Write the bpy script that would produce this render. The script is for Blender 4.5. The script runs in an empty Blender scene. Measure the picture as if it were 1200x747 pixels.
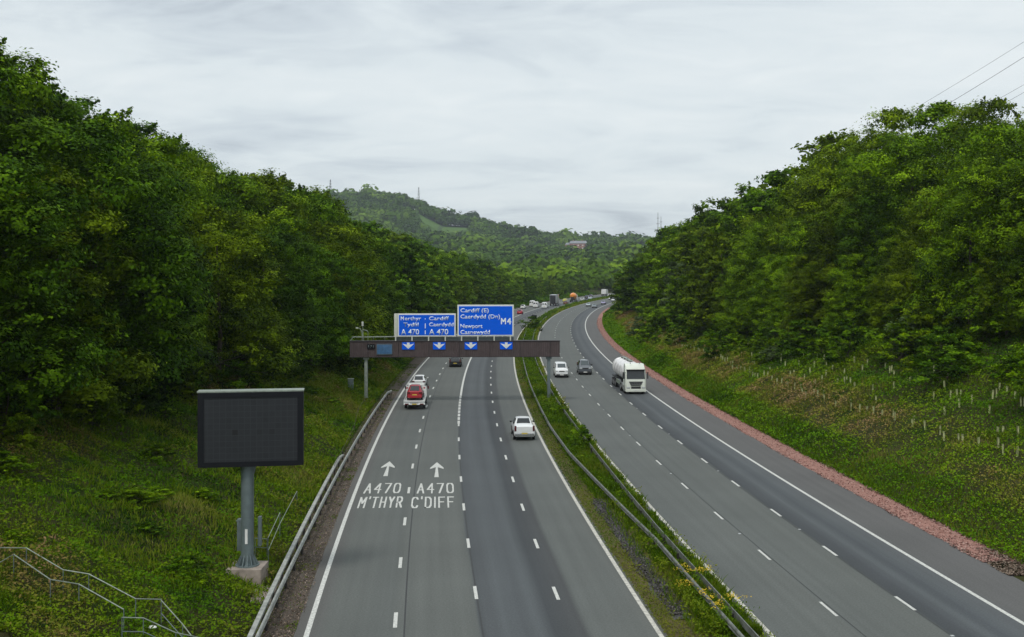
import bpy, bmesh, math, random
import numpy as np
from mathutils import Vector, Matrix, noise as mnoise
R = math.radians
random.seed(7)
S = bpy.context.scene
COL = S.collection

# ------------------------------------------------------------------ basics
def tag(o, label=None, cat=None, group=None, kind=None):
    if label: o['label'] = label
    if cat: o['category'] = cat
    if group: o['group'] = group
    if kind: o['kind'] = kind
    return o

def empty(name, label, cat, loc=(0, 0, 0), rz=0, group=None):
    o = bpy.data.objects.new(name, None); COL.objects.link(o)
    o.empty_display_size = .3
    o.location = loc; o.rotation_euler = (0, 0, rz)
    return tag(o, label, cat, group)

def link(name, me, parent=None):
    o = bpy.data.objects.new(name, me); COL.objects.link(o)
    if parent: o.parent = parent
    return o

def copy_tree(o, parent=None):
    c = o.copy(); COL.objects.link(c)
    c.parent = parent
    for ch in list(o.children):
        copy_tree(ch, c)
    return c

# ------------------------------------------------------------------ materials
def new_mat(name):
    m = bpy.data.materials.new(name); m.use_nodes = True
    nt = m.node_tree; b = nt.nodes['Principled BSDF']
    return m, nt, b

def N(nt, t, **kw):
    n = nt.nodes.new(t)
    for k, v in kw.items():
        if k.startswith('i_'):
            key = k[2:]
            n.inputs[int(key) if key.isdigit() else key.replace('_', ' ')].default_value = v
        else: setattr(n, k, v)
    return n

def ramp(nt, stops, interp='LINEAR'):
    n = nt.nodes.new('ShaderNodeValToRGB'); cr = n.color_ramp; cr.interpolation = interp
    while len(cr.elements) > 1: cr.elements.remove(cr.elements[-1])
    cr.elements[0].position = stops[0][0]; cr.elements[0].color = (*stops[0][1], 1)
    for p, c in stops[1:]:
        e = cr.elements.new(p); e.color = (*c, 1)
    return n

def simple(name, col, rough=.6, metal=0, coat=0, var=.15, scale=3, spec=.5):
    m, nt, b = new_mat(name)
    tc = N(nt, 'ShaderNodeTexCoord')
    nz = N(nt, 'ShaderNodeTexNoise'); nz.inputs['Scale'].default_value = scale; nz.inputs['Detail'].default_value = 5
    nt.links.new(tc.outputs['Object'], nz.inputs['Vector'])
    r = ramp(nt, [(.3, tuple(c * (1 - var) for c in col)), (.7, tuple(min(1, c * (1 + var * .6)) for c in col))])
    nt.links.new(nz.outputs['Fac'], r.inputs['Fac']); nt.links.new(r.outputs['Color'], b.inputs['Base Color'])
    b.inputs['Roughness'].default_value = rough; b.inputs['Metallic'].default_value = metal
    b.inputs['Coat Weight'].default_value = coat; b.inputs['Specular IOR Level'].default_value = spec
    return m

def paint(name, col):
    m = simple(name, col, .38, 0, .5, .06, 1.2)
    return m

def glass(name='tinted_glass', col=(.012, .016, .018)):
    m, nt, b = new_mat(name)
    b.inputs['Base Color'].default_value = (*col, 1); b.inputs['Roughness'].default_value = .08
    b.inputs['Specular IOR Level'].default_value = .7
    return m

def leafmat(name, cols, trans=.18, rough=.62):
    m, nt, b = new_mat(name)
    at = N(nt, 'ShaderNodeAttribute', attribute_name='tint')
    r = ramp(nt, [(i / (len(cols) - 1), c) for i, c in enumerate(cols)])
    nt.links.new(at.outputs['Fac'], r.inputs['Fac'])
    oi = N(nt, 'ShaderNodeObjectInfo')
    hs = N(nt, 'ShaderNodeHueSaturation')
    mr = N(nt, 'ShaderNodeMapRange'); mr.inputs['To Min'].default_value = .72; mr.inputs['To Max'].default_value = 1.3
    nt.links.new(oi.outputs['Random'], mr.inputs['Value']); nt.links.new(mr.outputs[0], hs.inputs['Value'])
    nt.links.new(r.outputs['Color'], hs.inputs['Color'])
    nt.links.new(hs.outputs['Color'], b.inputs['Base Color'])
    b.inputs['Roughness'].default_value = rough; b.inputs['Specular IOR Level'].default_value = .05
    tr = N(nt, 'ShaderNodeBsdfTranslucent'); nt.links.new(hs.outputs['Color'], tr.inputs['Color'])
    mx = N(nt, 'ShaderNodeMixShader'); mx.inputs[0].default_value = trans
    nt.links.new(b.outputs[0], mx.inputs[1]); nt.links.new(tr.outputs[0], mx.inputs[2])
    nt.links.new(mx.outputs[0], nt.nodes['Material Output'].inputs['Surface'])
    return m

def asphalt(name, stops, rngmin, rngmax):
    """tone follows the offset across the road (UV.x in metres)"""
    m, nt, b = new_mat(name); L = nt.links.new
    uv = N(nt, 'ShaderNodeUVMap', uv_map='UVMap'); sx = N(nt, 'ShaderNodeSeparateXYZ'); L(uv.outputs[0], sx.inputs[0])
    wob = N(nt, 'ShaderNodeTexNoise'); wob.inputs['Scale'].default_value = .05
    L(uv.outputs[0], wob.inputs['Vector'])
    ad = N(nt, 'ShaderNodeMath', operation='MULTIPLY_ADD'); L(wob.outputs['Fac'], ad.inputs[0]); ad.inputs[1].default_value = .5
    L(sx.outputs[0], ad.inputs[2])
    mr = N(nt, 'ShaderNodeMapRange'); mr.inputs['From Min'].default_value = rngmin + .25; mr.inputs['From Max'].default_value = rngmax + .25
    L(ad.outputs[0], mr.inputs['Value'])
    r = ramp(nt, [((p - rngmin) / (rngmax - rngmin), c) for p, c in stops]); L(mr.outputs[0], r.inputs['Fac'])
    # long streaks
    mp = N(nt, 'ShaderNodeMapping'); mp.inputs['Scale'].default_value = (2.2, .03, 1); L(uv.outputs[0], mp.inputs['Vector'])
    st = N(nt, 'ShaderNodeTexNoise'); st.inputs['Scale'].default_value = 1; st.inputs['Detail'].default_value = 6; L(mp.outputs[0], st.inputs['Vector'])
    fi = N(nt, 'ShaderNodeTexNoise'); fi.inputs['Scale'].default_value = 11; fi.inputs['Detail'].default_value = 8; fi.inputs['Roughness'].default_value = .8
    L(uv.outputs[0], fi.inputs['Vector'])
    bl = N(nt, 'ShaderNodeTexNoise'); bl.inputs['Scale'].default_value = .16; bl.inputs['Detail'].default_value = 4; L(uv.outputs[0], bl.inputs['Vector'])
    def mul(prev, fac, lo, hi):
        q = N(nt, 'ShaderNodeMapRange'); q.inputs['From Min'].default_value = .3; q.inputs['From Max'].default_value = .7
        q.inputs['To Min'].default_value = lo; q.inputs['To Max'].default_value = hi; L(fac, q.inputs['Value'])
        v = N(nt, 'ShaderNodeVectorMath', operation='SCALE'); L(prev, v.inputs[0]); L(q.outputs[0], v.inputs['Scale']); return v.outputs[0]
    c = mul(r.outputs['Color'], st.outputs['Fac'], .92, 1.07)
    c = mul(c, fi.outputs['Fac'], .68, 1.34)
    c = mul(c, bl.outputs['Fac'], .93, 1.07)
    L(c, b.inputs['Base Color']); b.inputs['Roughness'].default_value = .82; b.inputs['Specular IOR Level'].default_value = .35
    bp = N(nt, 'ShaderNodeBump'); bp.inputs['Strength'].default_value = .25; bp.inputs['Distance'].default_value = .01
    L(fi.outputs['Fac'], bp.inputs['Height']); L(bp.outputs[0], b.inputs['Normal'])
    return m

def ground_mat(name, cols, s1=.25, s2=3.0):
    m, nt, b = new_mat(name); L = nt.links.new
    tc = N(nt, 'ShaderNodeTexCoord')
    a = N(nt, 'ShaderNodeTexNoise'); a.inputs['Scale'].default_value = s1; a.inputs['Detail'].default_value = 8; a.inputs['Roughness'].default_value = .65
    L(tc.outputs['Object'], a.inputs['Vector'])
    r = ramp(nt, [(.25 + .5 * i / (len(cols) - 1), c) for i, c in enumerate(cols)]); L(a.outputs['Fac'], r.inputs['Fac'])
    f = N(nt, 'ShaderNodeTexNoise'); f.inputs['Scale'].default_value = s2; f.inputs['Detail'].default_value = 8; f.inputs['Roughness'].default_value = .8
    L(tc.outputs['Object'], f.inputs['Vector'])
    q = N(nt, 'ShaderNodeMapRange'); q.inputs['From Min'].default_value = .3; q.inputs['From Max'].default_value = .7
    q.inputs['To Min'].default_value = .55; q.inputs['To Max'].default_value = 1.4; L(f.outputs['Fac'], q.inputs['Value'])
    v = N(nt, 'ShaderNodeVectorMath', operation='SCALE'); L(r.outputs['Color'], v.inputs[0]); L(q.outputs[0], v.inputs['Scale'])
    L(v.outputs[0], b.inputs['Base Color']); b.inputs['Roughness'].default_value = .95; b.inputs['Specular IOR Level'].default_value = .1
    bp = N(nt, 'ShaderNodeBump'); bp.inputs['Strength'].default_value = .6; bp.inputs['Distance'].default_value = .06
    L(f.outputs['Fac'], bp.inputs['Height']); L(bp.outputs[0], b.inputs['Normal'])
    return m

M = {}
GREY = (.107, .114, .106); GREY2 = (.100, .108, .102); DK = (.048, .053, .057); MIDB = (.086, .095, .100)
M['road_l'] = asphalt('asphalt_left', [(-19.6, (.10, .095, .088)), (-18.7, (.105, .105, .1)), (-18.2, GREY), (-15.6, GREY2), (-15.1, GREY), (-12.1, GREY), (-11.85, GREY2),
    (-11.75, (.066, .072, .076)), (-11.2, (.078, .085, .09)), (-10.7, MIDB), (-9.9, (.072, .079, .084)), (-9.3, MIDB), (-8.7, DK), (-7.5, (.06, .063, .064)), (-7.2, GREY2), (-5, GREY), (-4, (.11, .11, .1))], -20, -4)
M['road_r'] = asphalt('asphalt_right', [(-.6, (.10, .10, .09)), (.3, GREY2), (3.6, GREY), (3.75, GREY2), (7.2, GREY), (7.45, DK), (8.2, (.062, .068, .074)), (8.8, MIDB), (9.5, (.066, .073, .08)),
    (10.1, MIDB), (10.9, (.09, .095, .1)), (11.4, (.105, .104, .102)), (14.5, (.11, .107, .105))], -1, 15)
M['paint'] = simple('road_paint', (.60, .60, .56), .6, var=.35, scale=9)
M['paint_worn'] = simple('road_paint_worn', (.52, .50, .44), .7, var=.4, scale=5)
M['seam'] = simple('tar_seam', (.035, .037, .037), .7, var=.3)
M['ground'] = ground_mat('rough_grass_ground', [(.010, .025, .002), (.028, .05, .005), (.045, .042, .015), (.018, .045, .003), (.035, .028, .013)], .35, 3)
M['median'] = ground_mat('median_ground', [(.05, .07, .015), (.09, .085, .03), (.12, .095, .05), (.06, .085, .02)], .6, 6)
M['verge'] = ground_mat('gritty_verge', [(.055, .045, .035), (.085, .07, .055), (.12, .10, .085), (.06, .06, .035)], 1.2, 9)
M['redgravel'] = ground_mat('red_gravel', [(.30, .15, .12), (.36, .2, .165), (.26, .13, .10)], 1.5, 14)
M['darkgravel'] = ground_mat('dark_gravel', [(.05, .05, .052), (.11, .105, .11), (.035, .035, .035)], 3, 12)
M['hill'] = ground_mat('hill_ground', [(.03, .06, .02), (.05, .085, .03), (.035, .065, .02)], .01, .1)
M['field'] = ground_mat('field_grass', [(.06, .12, .025), (.085, .15, .03)], .02, .3)
M['galv'] = simple('galvanised_steel', (.29, .33, .28), .6, .35, var=.25, scale=4)
M['galvl'] = simple('bright_barrier_steel', (.38, .39, .36), .65, .2, var=.35, scale=3)
M['rail'] = simple('dull_barrier_steel', (.19, .20, .18), .7, .25, var=.5, scale=3)
M['barrier_dark'] = simple('weathered_posts', (.03, .028, .025), .8, .2)
M['postgrey'] = simple('grey_green_pole', (.16, .20, .205), .45, .3, var=.15)
M['black'] = simple('black_casing', (.005, .006, .009), .6, spec=.25)
M['rubber'] = simple('tyre_rubber', (.014, .014, .014), .85)
M['plastic'] = simple('black_plastic', (.02, .02, .021), .6)
M['concrete'] = simple('concrete', (.30, .25, .21), .9, var=.3, scale=2.5)
M['clad'] = simple('brown_cladding', (.085, .062, .062), .6, .1, var=.2, scale=1.5)
M['claddark'] = simple('brown_trim', (.035, .028, .03), .6, .2)
M['blue'] = simple('sign_blue', (.003, .12, .80), .6, var=.05, spec=.1)
M['fadedblue'] = simple('faded_blue', (.05, .14, .28), .5, var=.35, scale=3)
M['white'] = simple('sign_white', (.82, .84, .82), .5, var=.05)
M['palewhite'] = simple('sign_edge', (.62, .64, .56), .6, var=.1)
M['letter'] = simple('sign_lettering', (.85, .92, .95), .5, var=.05)
M['glass'] = glass()
M['glassl'] = glass('windscreen_glass', (.05, .065, .07))
M['red'] = simple('lamp_red', (.09, .005, .007), .35)
M['lampw'] = simple('lamp_clear', (.6, .62, .62), .2, .2)
M['plate_y'] = simple('plate_yellow', (.6, .45, .06), .5)
M['plate_w'] = simple('plate_white', (.75, .75, .72), .5)
M['alloy'] = simple('wheel_alloy', (.35, .35, .36), .4, .7)
M['chrome'] = simple('chrome', (.5, .5, .5), .25, .9)
M['bark'] = simple('bark', (.07, .055, .04), .95, var=.4, scale=4)
M['tube'] = simple('guard_plastic', (.44, .47, .22), .7, var=.25)
M['wire'] = simple('power_cable', (.1, .1, .11), .6)
M['brick'] = simple('red_brick', (.34, .17, .14), .9, var=.2, scale=.3)
M['slate'] = simple('slate_roof', (.22, .23, .25), .8, var=.2, scale=.3)
M['yellowfl'] = simple('ragwort_yellow', (.60, .42, .01), .8, var=.15)

# ------------------------------------------------------------------ mesh collector
class MB:
    def __init__(s): s.bm = bmesh.new()
    def box(s, c, d, rot=None, bevel=0):
        r = bmesh.ops.create_cube(s.bm, size=1); vs = r['verts']
        mt = Matrix.Translation(c)
        if rot is not None: mt = mt @ (rot if isinstance(rot, Matrix) else Matrix.Rotation(rot, 4, 'Z'))
        bmesh.ops.transform(s.bm, matrix=mt @ Matrix.Diagonal((*d, 1)), verts=vs)
        if bevel:
            es = list({e for v in vs for e in v.link_edges})
            bmesh.ops.bevel(s.bm, geom=es, offset=bevel, segments=2, affect='EDGES', profile=.7)
        return s
    def tube(s, pts, r, n=8, caps=True):
        pts = [Vector(p) for p in pts]; rs = r if isinstance(r, (list, tuple)) else [r] * len(pts)
        rings = []
        for i, p in enumerate(pts):
            d = (pts[min(i + 1, len(pts) - 1)] - pts[max(i - 1, 0)]).normalized()
            u = d.cross(Vector((0, 0, 1)));
            if u.length < .02: u = Vector((1, 0, 0)) - d * d.x
            u.normalize(); v = d.cross(u)
            rings.append([s.bm.verts.new(p + (u * math.cos(2 * math.pi * k / n) + v * math.sin(2 * math.pi * k / n)) * rs[i]) for k in range(n)])
        for a, b in zip(rings[:-1], rings[1:]):
            for k in range(n): s.bm.faces.new((a[k], a[(k + 1) % n], b[(k + 1) % n], b[k]))
        if caps: s.bm.faces.new(rings[0]); s.bm.faces.new(rings[-1][::-1])
        return s
    def cyl(s, a, b, r, r2=None, n=16): return s.tube([a, b], [r, r if r2 is None else r2], n)
    def slab(s, cs, th):
        """thin panel: corners cs pushed out by th along their normal"""
        cs = [Vector(c) for c in cs]; nrm = (cs[1] - cs[0]).cross(cs[-1] - cs[0]).normalized()
        a = [s.bm.verts.new(c - nrm * th * .5) for c in cs]; b = [s.bm.verts.new(c + nrm * th) for c in cs]
        n = len(cs); s.bm.faces.new(a[::-1]); s.bm.faces.new(b)
        for k in range(n): s.bm.faces.new((a[k], a[(k + 1) % n], b[(k + 1) % n], b[k]))
        return s
    def rings(s, rings, cap=True):
        rr = [[s.bm.verts.new(p) for p in r] for r in rings]; n = len(rr[0])
        for a, b in zip(rr[:-1], rr[1:]):
            for k in range(n): s.bm.faces.new((a[k], a[(k + 1) % n], b[(k + 1) % n], b[k]))
        if cap: s.bm.faces.new(rr[0][::-1]); s.bm.faces.new(rr[-1])
        return s
    def mesh(s, name, mat, smooth=35):
        bmesh.ops.recalc_face_normals(s.bm, faces=s.bm.faces)
        me = bpy.data.meshes.new(name); 
        if smooth:
            for f in s.bm.faces: f.smooth = True
            for e in s.bm.edges:
                if len(e.link_faces) == 2 and e.calc_face_angle(0) > R(smooth): e.smooth = False
        s.bm.to_mesh(me); s.bm.free(); me.materials.append(mat); return me
    def build(s, name, mat, parent=None, smooth=35):
        return link(name, s.mesh(name, mat, smooth), parent)

def np_mesh(name, verts, faces4, mat, tint=None, uv=None, smooth=False):
    me = bpy.data.meshes.new(name); nv = len(verts); nf = len(faces4)
    me.vertices.add(nv); me.vertices.foreach_set('co', np.asarray(verts, np.float32).ravel())
    me.loops.add(nf * 4); me.loops.foreach_set('vertex_index', np.asarray(faces4, np.int32).ravel())
    me.polygons.add(nf); me.polygons.foreach_set('loop_start', np.arange(nf, dtype=np.int32) * 4)
    me.polygons.foreach_set('loop_total', np.full(nf, 4, np.int32))
    if smooth: me.polygons.foreach_set('use_smooth', np.ones(nf, bool))
    me.update(calc_edges=True)
    if tint is not None:
        a = me.attributes.new('tint', 'FLOAT', 'POINT'); a.data.foreach_set('value', np.asarray(tint, np.float32))
    if uv is not None:
        l = me.uv_layers.new(name='UVMap'); l.data.foreach_set('uv', np.asarray(uv, np.float32)[np.asarray(faces4).ravel()].ravel())
    me.materials.append(mat); me.validate(); return me

# ------------------------------------------------------------------ the road's own geometry: an arc of radius 1600 m
RC = 1600.0; CX, CY = 4.85 + RC, 180.0
def P(o, d=None, z=0.0, t=None):
    """point at offset o (metres right of the median-side edge line) and distance d up the road"""
    r = RC - o
    if t is None: t = math.asin(max(-1, min(1, (d - CY) / r)))
    return Vector((CX - r * math.cos(t), CY + r * math.sin(t), z))
def heading(d, o=0): return math.asin(max(-1, min(1, (d - CY) / (RC - o))))
def rz(d, o=0): return -heading(d, o)       # rotation that turns local +y up the road
def off(x, y):
    return RC - math.hypot(x - CX, y - CY)
T = lambda d: math.asin((d - CY) / RC)

def sst(x): x = np.clip(x, 0, 1); return x * x * (3 - 2 * x)
def bank(o, d):
    """height of the cutting sides"""
    o = np.asarray(o, float); d = np.asarray(d, float)
    fl = 1 - .55 * sst((d - 350) / 250.); 
    a = -o - 21.2
    hl = np.where(a > 0, np.minimum(.385 * a * sst(a / 3 + .25), 10 + .08 * a), 0) * fl
    b = o - 16.3
    fr = 1 - .45 * sst((d - 400) / 250.)
    hr = np.where(b > 0, np.minimum(.42 * b * sst(b / 2.5 + .25), 13 + .10 * b), 0) * fr
    return hl + hr
LAT = np.random.default_rng(99).uniform(-1, 1, (8, 256, 256))
def vn(x, y, s, k=0):
    """smooth value noise, -1..1"""
    x = np.asarray(x, float) * s + 57.3 * k + 500; y = np.asarray(y, float) * s + 31.7 * k + 500
    i = np.floor(x).astype(int); j = np.floor(y).astype(int); fx = x - i; fy = y - j
    fx = fx * fx * (3 - 2 * fx); fy = fy * fy * (3 - 2 * fy); A = LAT[k % 8]
    g = lambda a, b: A[a % 256, b % 256]
    return (g(i, j) * (1 - fx) + g(i + 1, j) * fx) * (1 - fy) + (g(i, j + 1) * (1 - fx) + g(i + 1, j + 1) * fx) * fy
def fbm(x, y, s, k=0, n=4):
    t = 0; a = 1.0
    for q in range(n): t = t + a * vn(x, y, s * 2 ** q, (k + q) % 8); a *= .5
    return t
def undul(x, y, s, amp): return amp * fbm(x, y, s, 2, 4)
def gzv(x, y):
    o = RC - np.hypot(np.asarray(x, float) - CX, np.asarray(y, float) - CY); h = bank(o, y)
    return h + undul(x, y, .22, .34) * np.clip(h, 0, 1)
def gz(x, y): return float(gzv(x, y))

def strip(name, o0, o1, z, mat, d0=20, d1=760, n=240, m=1, kind='structure', parent=None):
    ts = np.linspace(T(d0), T(d1), n); os_ = np.linspace(o0, o1, m + 1)
    V = []; UV = []
    for t in ts:
        for o in os_:
            p = P(o, t=t, z=z); V.append(p[:]); UV.append((o, RC * t))
    F = []
    for i in range(n - 1):
        for j in range(m):
            a = i * (m + 1) + j; F.append((a, a + 1, a + m + 2, a + m + 1))
    ob = link(name, np_mesh(name, V, F, mat, uv=UV), parent)
    if kind: ob['kind'] = kind
    return ob

# ------------------------------------------------------------------ ground
# cutting: one curved sheet following the road
os_ = np.concatenate([np.linspace(-150, -50, 22), np.linspace(-48, -22, 40), [-21.2, -20.6, -4.6, -4.45, -2, -.4, 0, 14.6, 16.0], np.linspace(16.3, 46, 46), np.linspace(50, 150, 24)])
ts = np.linspace(T(5), T(900), 330)
V = []
for t in ts:
    for o in os_:
        p = P(o, t=t); e = 1.0
        V.append((p.x, p.y, gz(p.x, p.y) - .004))
k = len(os_)
F = [(i * k + j, i * k + j + 1, (i + 1) * k + j + 1, (i + 1) * k + j) for i in range(len(ts) - 1) for j in range(k - 1)]
link('cutting_ground', np_mesh('cutting_ground', V, F, M['ground'], smooth=True))['kind'] = 'structure'

# far country: valley floor and wooded hill, one sheet reaching the horizon
RX = np.array([-4000, -1500, -700, -500, -408, -333, -267, -217, -175, -150, -125, -67, -33, 0, 33, 67, 133, 200, 267, 367, 700, 1500, 4000.])
RY = np.array([300, 240, 232, 229, 226, 222, 221, 226, 233, 241, 249, 252, 257, 262, 265, 267, 271, 274, 278, 285, 296, 300, 300.])
RZ = 15 + (316 - RY) * 2100 / 1260 - 30
def hillz(x, y):
    zr = np.interp(x, RX, RZ)
    up = .35 * sst((y - 760) / 740.) + .65 * sst((y - 1450) / 650.)
    dn = 1 - .75 * sst((y - 2150) / 2500.)
    return zr * up * dn - 1.2
xs = np.concatenate([np.linspace(-9000, -900, 12), np.linspace(-860, 800, 120), np.linspace(900, 9000, 12)])
ys = np.concatenate([np.linspace(-600, 600, 8), np.linspace(650, 2600, 120), np.linspace(2800, 14000, 12)])
V = []
for y in ys:
    for x in xs:
        z = float(hillz(x, y))
        if y > 800: z += undul(x, y, .004, 7) * min(1, (y - 800) / 500)
        V.append((x, y, z))
k = len(xs)
F = [(i * k + j, i * k + j + 1, (i + 1) * k + j + 1, (i + 1) * k + j) for i in range(len(ys) - 1) for j in range(k - 1)]
link('hills', np_mesh('hills', V, F, M['hill'], smooth=True))['kind'] = 'structure'

# ------------------------------------------------------------------ carriageways, verges, markings
strip('carriageway_left', -19.5, -4.25, .004, M['road_l'], m=4)
strip('carriageway_right', -.35, 14.5, .004, M['road_r'], m=4)
strip('gritty_verge', -21.4, -19.5, .002, M['verge'], m=2)
strip('median_ground', -4.25, -.35, .002, M['median'], m=2)
# gravel strips: low heaped bands with a ragged edge
def gravel(name, o0, o1, z, mat, d0, d1, h, rag=.25, seed=0):
    n = int((d1 - d0) / .45); m = 9; V = []; F = []
    for i in range(n):
        d = d0 + (d1 - d0) * i / (n - 1)
        e0 = mnoise.noise(Vector((d * .35, seed, 0))) * rag; e1 = mnoise.noise(Vector((d * .35, seed + 9, 0))) * rag
        for j in range(m):
            u = j / (m - 1); o = o0 + e0 + (o1 + e1 - o0 - e0) * u
            b = 4 * u * (1 - u)
            hh = h * b * (.7 + .6 * mnoise.noise(Vector((d * 1.9, o * 3.0, seed))))
            p = P(o, d); V.append((p.x, p.y, z + max(0, hh)))
    F = [(i * m + j, i * m + j + 1, (i + 1) * m + j + 1, (i + 1) * m + j) for i in range(n - 1) for j in range(m - 1)]
    o = link(name, np_mesh(name, V, F, mat, smooth=True)); o['kind'] = 'structure'; return o
gravel('red_gravel_drain', 14.4, 16.0, .008, M['redgravel'], 56, 420, .13, .22, 1)
gravel('grey_gravel_strip', -3.5, -2.65, .012, M['darkgravel'], 46, 70, .05, .3, 4)

Z1 = .010
strip('edge_line', -19.1, -18.88, Z1, M['paint'], n=300)
strip('edge_line', -4.62, -4.42, Z1, M['paint_worn'], n=300)
strip('edge_line', -.1, .1, Z1, M['paint_worn'], n=300)
strip('edge_line', 11.0, 11.22, Z1, M['paint'], n=300)
for a in (-15.1, -11.86): strip('tar_seam', a + .06, a + .13, .007, M['seam'])
for a in (3.75, 7.3): strip('tar_seam', a, a + .06, .007, M['seam'])

def dash_mesh(L, w, worn=False):
    b = MB(); n = max(1, int(L / 1.0)); 
    b.box((0, 0, .003), (w, L, .006)); me = b.mesh('lane_dash', M['paint'], 0); return me
dm = {}
def dashes(o, phase, L=2.0, step=9.0, w=.16, d0=30, d1=440, skip=None):
    key = (L, w)
    if key not in dm: dm[key] = dash_mesh(L, w)
    s = phase
    while s < d1:
        if s >= d0 and not (skip and skip(s)):
            ob = link('lane_dash', dm[key]); p = P(o, s, .008); ob.location = p; ob.rotation_euler.z = rz(s, o); ob['kind'] = 'structure'
        s += step
dashes(-15.4, 46, w=.17)
dashes(-11.8, 49.9 - 9, d1=107)
# L2 becomes a broken heavy line then solid past the message board gantry
strip('lane_line', -11.9, -11.66, Z1, M['paint'], d0=128, d1=500)
dashes(-11.8, 105.5, L=2.0, step=2.6, w=.24, d0=105, d1=128)
dashes(-8.1, 49.8 - 9)
dashes(3.62, 47.5 - 9, w=.13)
dashes(7.35, 48.3 - 9, w=.15)

# road studs
sm = MB().box((0, 0, .008), (.14, .14, .016), bevel=.004).mesh('road_stud', M['lampw'], 0)
for o, ph, lab in ((3.62, 43, 'small clear reflective road stud in the gap between right carriageway lane dashes, middle lane line'),
                   (7.35, 44, 'small clear reflective road stud in the gap between dashes beside the lorry lane')):
    for i in range(7):
        s = ph + 18 * i
        ob = link('road_stud', sm); ob.location = P(o, s, .006); ob.rotation_euler.z = rz(s, o)
        tag(ob, lab, 'road stud', 'reflective road studs')

# painted words and arrows
def text_mesh(txt, w, h, th=.003, name='lettering', mat=None, bold=.0):
    cu = bpy.data.curves.new('tmp', 'FONT'); cu.body = txt; cu.extrude = 0; cu.offset = bold; cu.size = 1; cu.resolution_u = 3
    cu.align_x = 'LEFT'
    ob = bpy.data.objects.new('tmp', cu); COL.objects.link(ob)
    dg = bpy.context.evaluated_depsgraph_get(); me0 = bpy.data.meshes.new_from_object(ob.evaluated_get(dg))
    bpy.data.objects.remove(ob)
    co = np.zeros(len(me0.vertices) * 3); me0.vertices.foreach_get('co', co); co = co.reshape(-1, 3)
    cap = .73
    x0, x1 = co[:, 0].min(), co[:, 0].max()
    sx = w / (x1 - x0) if w else h / cap
    co[:, 0] = (co[:, 0] - x0) * sx; co[:, 1] = co[:, 1] * h / cap
    me0.vertices.foreach_set('co', co.ravel()); 
    bm = bmesh.new(); bm.from_mesh(me0)
    r = bmesh.ops.extrude_face_region(bm, geom=bm.faces[:]); vs = [g for g in r['geom'] if isinstance(g, bmesh.types.BMVert)]
    for v in vs: v.co.z += th
    bmesh.ops.recalc_face_normals(bm, faces=bm.faces)
    me = bpy.data.meshes.new(name); bm.to_mesh(me); bm.free(); bpy.data.meshes.remove(me0)
    me.materials.append(mat or M['white']); return me

GL = {'A': [[(0, 0), (.5, 1), (1, 0)], [(.2, .33), (.8, .33)]], '4': [[(.74, 0), (.74, 1), (0, .36), (1, .36)]], '7': [[(0, 1), (1, 1), (.35, 0)]],
 '0': [[(.22, 0), (.78, 0), (1, .2), (1, .8), (.78, 1), (.22, 1), (0, .8), (0, .2), (.22, 0)]], 'M': [[(0, 0), (0, 1), (.5, .42), (1, 1), (1, 0)]],
 "'": [[(.6, 1.06), (.3, .86)]], 'T': [[(0, 1), (1, 1)], [(.5, 1), (.5, 0)]], 'H': [[(0, 0), (0, 1)], [(1, 0), (1, 1)], [(0, .5), (1, .5)]],
 'Y': [[(0, 1), (.5, .5), (1, 1)], [(.5, .5), (.5, 0)]], 'R': [[(0, 0), (0, 1), (.75, 1), (1, .84), (1, .64), (.75, .48), (0, .48)], [(.5, .48), (1, 0)]],
 'C': [[(1, .82), (.8, 1), (.25, 1), (0, .8), (0, .2), (.25, 0), (.8, 0), (1, .18)]], 'D': [[(0, 0), (0, 1), (.7, 1), (1, .78), (1, .22), (.7, 0), (0, 0)]],
 'I': [[(.5, 0), (.5, 1)]], 'F': [[(0, 0), (0, 1), (1, 1)], [(0, .52), (.8, .52)]]}
GW = {'I': .3, "'": .28, 'M': 1.15}
def hull(ps):
    ps = sorted(set(ps)); lo = []; up = []
    cr = lambda o, a, b: (a[0] - o[0]) * (b[1] - o[1]) - (a[1] - o[1]) * (b[0] - o[0])
    for p in ps:
        while len(lo) > 1 and cr(lo[-2], lo[-1], p) <= 1e-9: lo.pop()
        lo.append(p)
    for p in ps[::-1]:
        while len(up) > 1 and cr(up[-2], up[-1], p) <= 1e-9: up.pop()
        up.append(p)
    return lo[:-1] + up[:-1]
def stroke_mesh(txt, w, h, tx, ty, name, mat, dz=.0012, gap=.32):
    tot = sum(GW.get(c, 1) for c in txt) + gap * (len(txt) - 1); u = w / tot; x = 0; b = MB(); k = 0
    for c in txt:
        gw = GW.get(c, 1) * u
        for pl in GL[c]:
            for p, q in zip(pl[:-1], pl[1:]):
                pts = []
                for (a, e) in (p, q):
                    cx = x + tx / 2 + a * (gw - tx); cy = ty / 2 + e * (h - ty)
                    pts += [(round(cx + i * tx / 2, 5), round(cy + j * ty / 2, 5)) for i in (-1, 1) for j in (-1, 1)]
                zz = .003 + dz * (k % 5); k += 1
                hp = hull(pts); lo = [b.bm.verts.new((a, e, 0)) for a, e in hp]; hi = [b.bm.verts.new((a, e, zz)) for a, e in hp]; n = len(hp)
                b.bm.faces.new(hi)
                for i in range(n): b.bm.faces.new((lo[i], lo[(i + 1) % n], hi[(i + 1) % n], hi[i]))
        x += gw + gap * u
    return b.mesh(name, mat, 0)
def road_word(txt, o_c, d, w, h):
    me = stroke_mesh(txt, w, h, .105, .27, 'road_lettering', M['paint'])
    ob = link('road_lettering', me); hd = heading(d, o_c)
    base = P(o_c, d, .009); ax = Vector((math.cos(hd), -math.sin(hd), 0))
    ob.location = base - ax * w / 2; ob.rotation_euler.z = -hd; ob['kind'] = 'structure'
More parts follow.
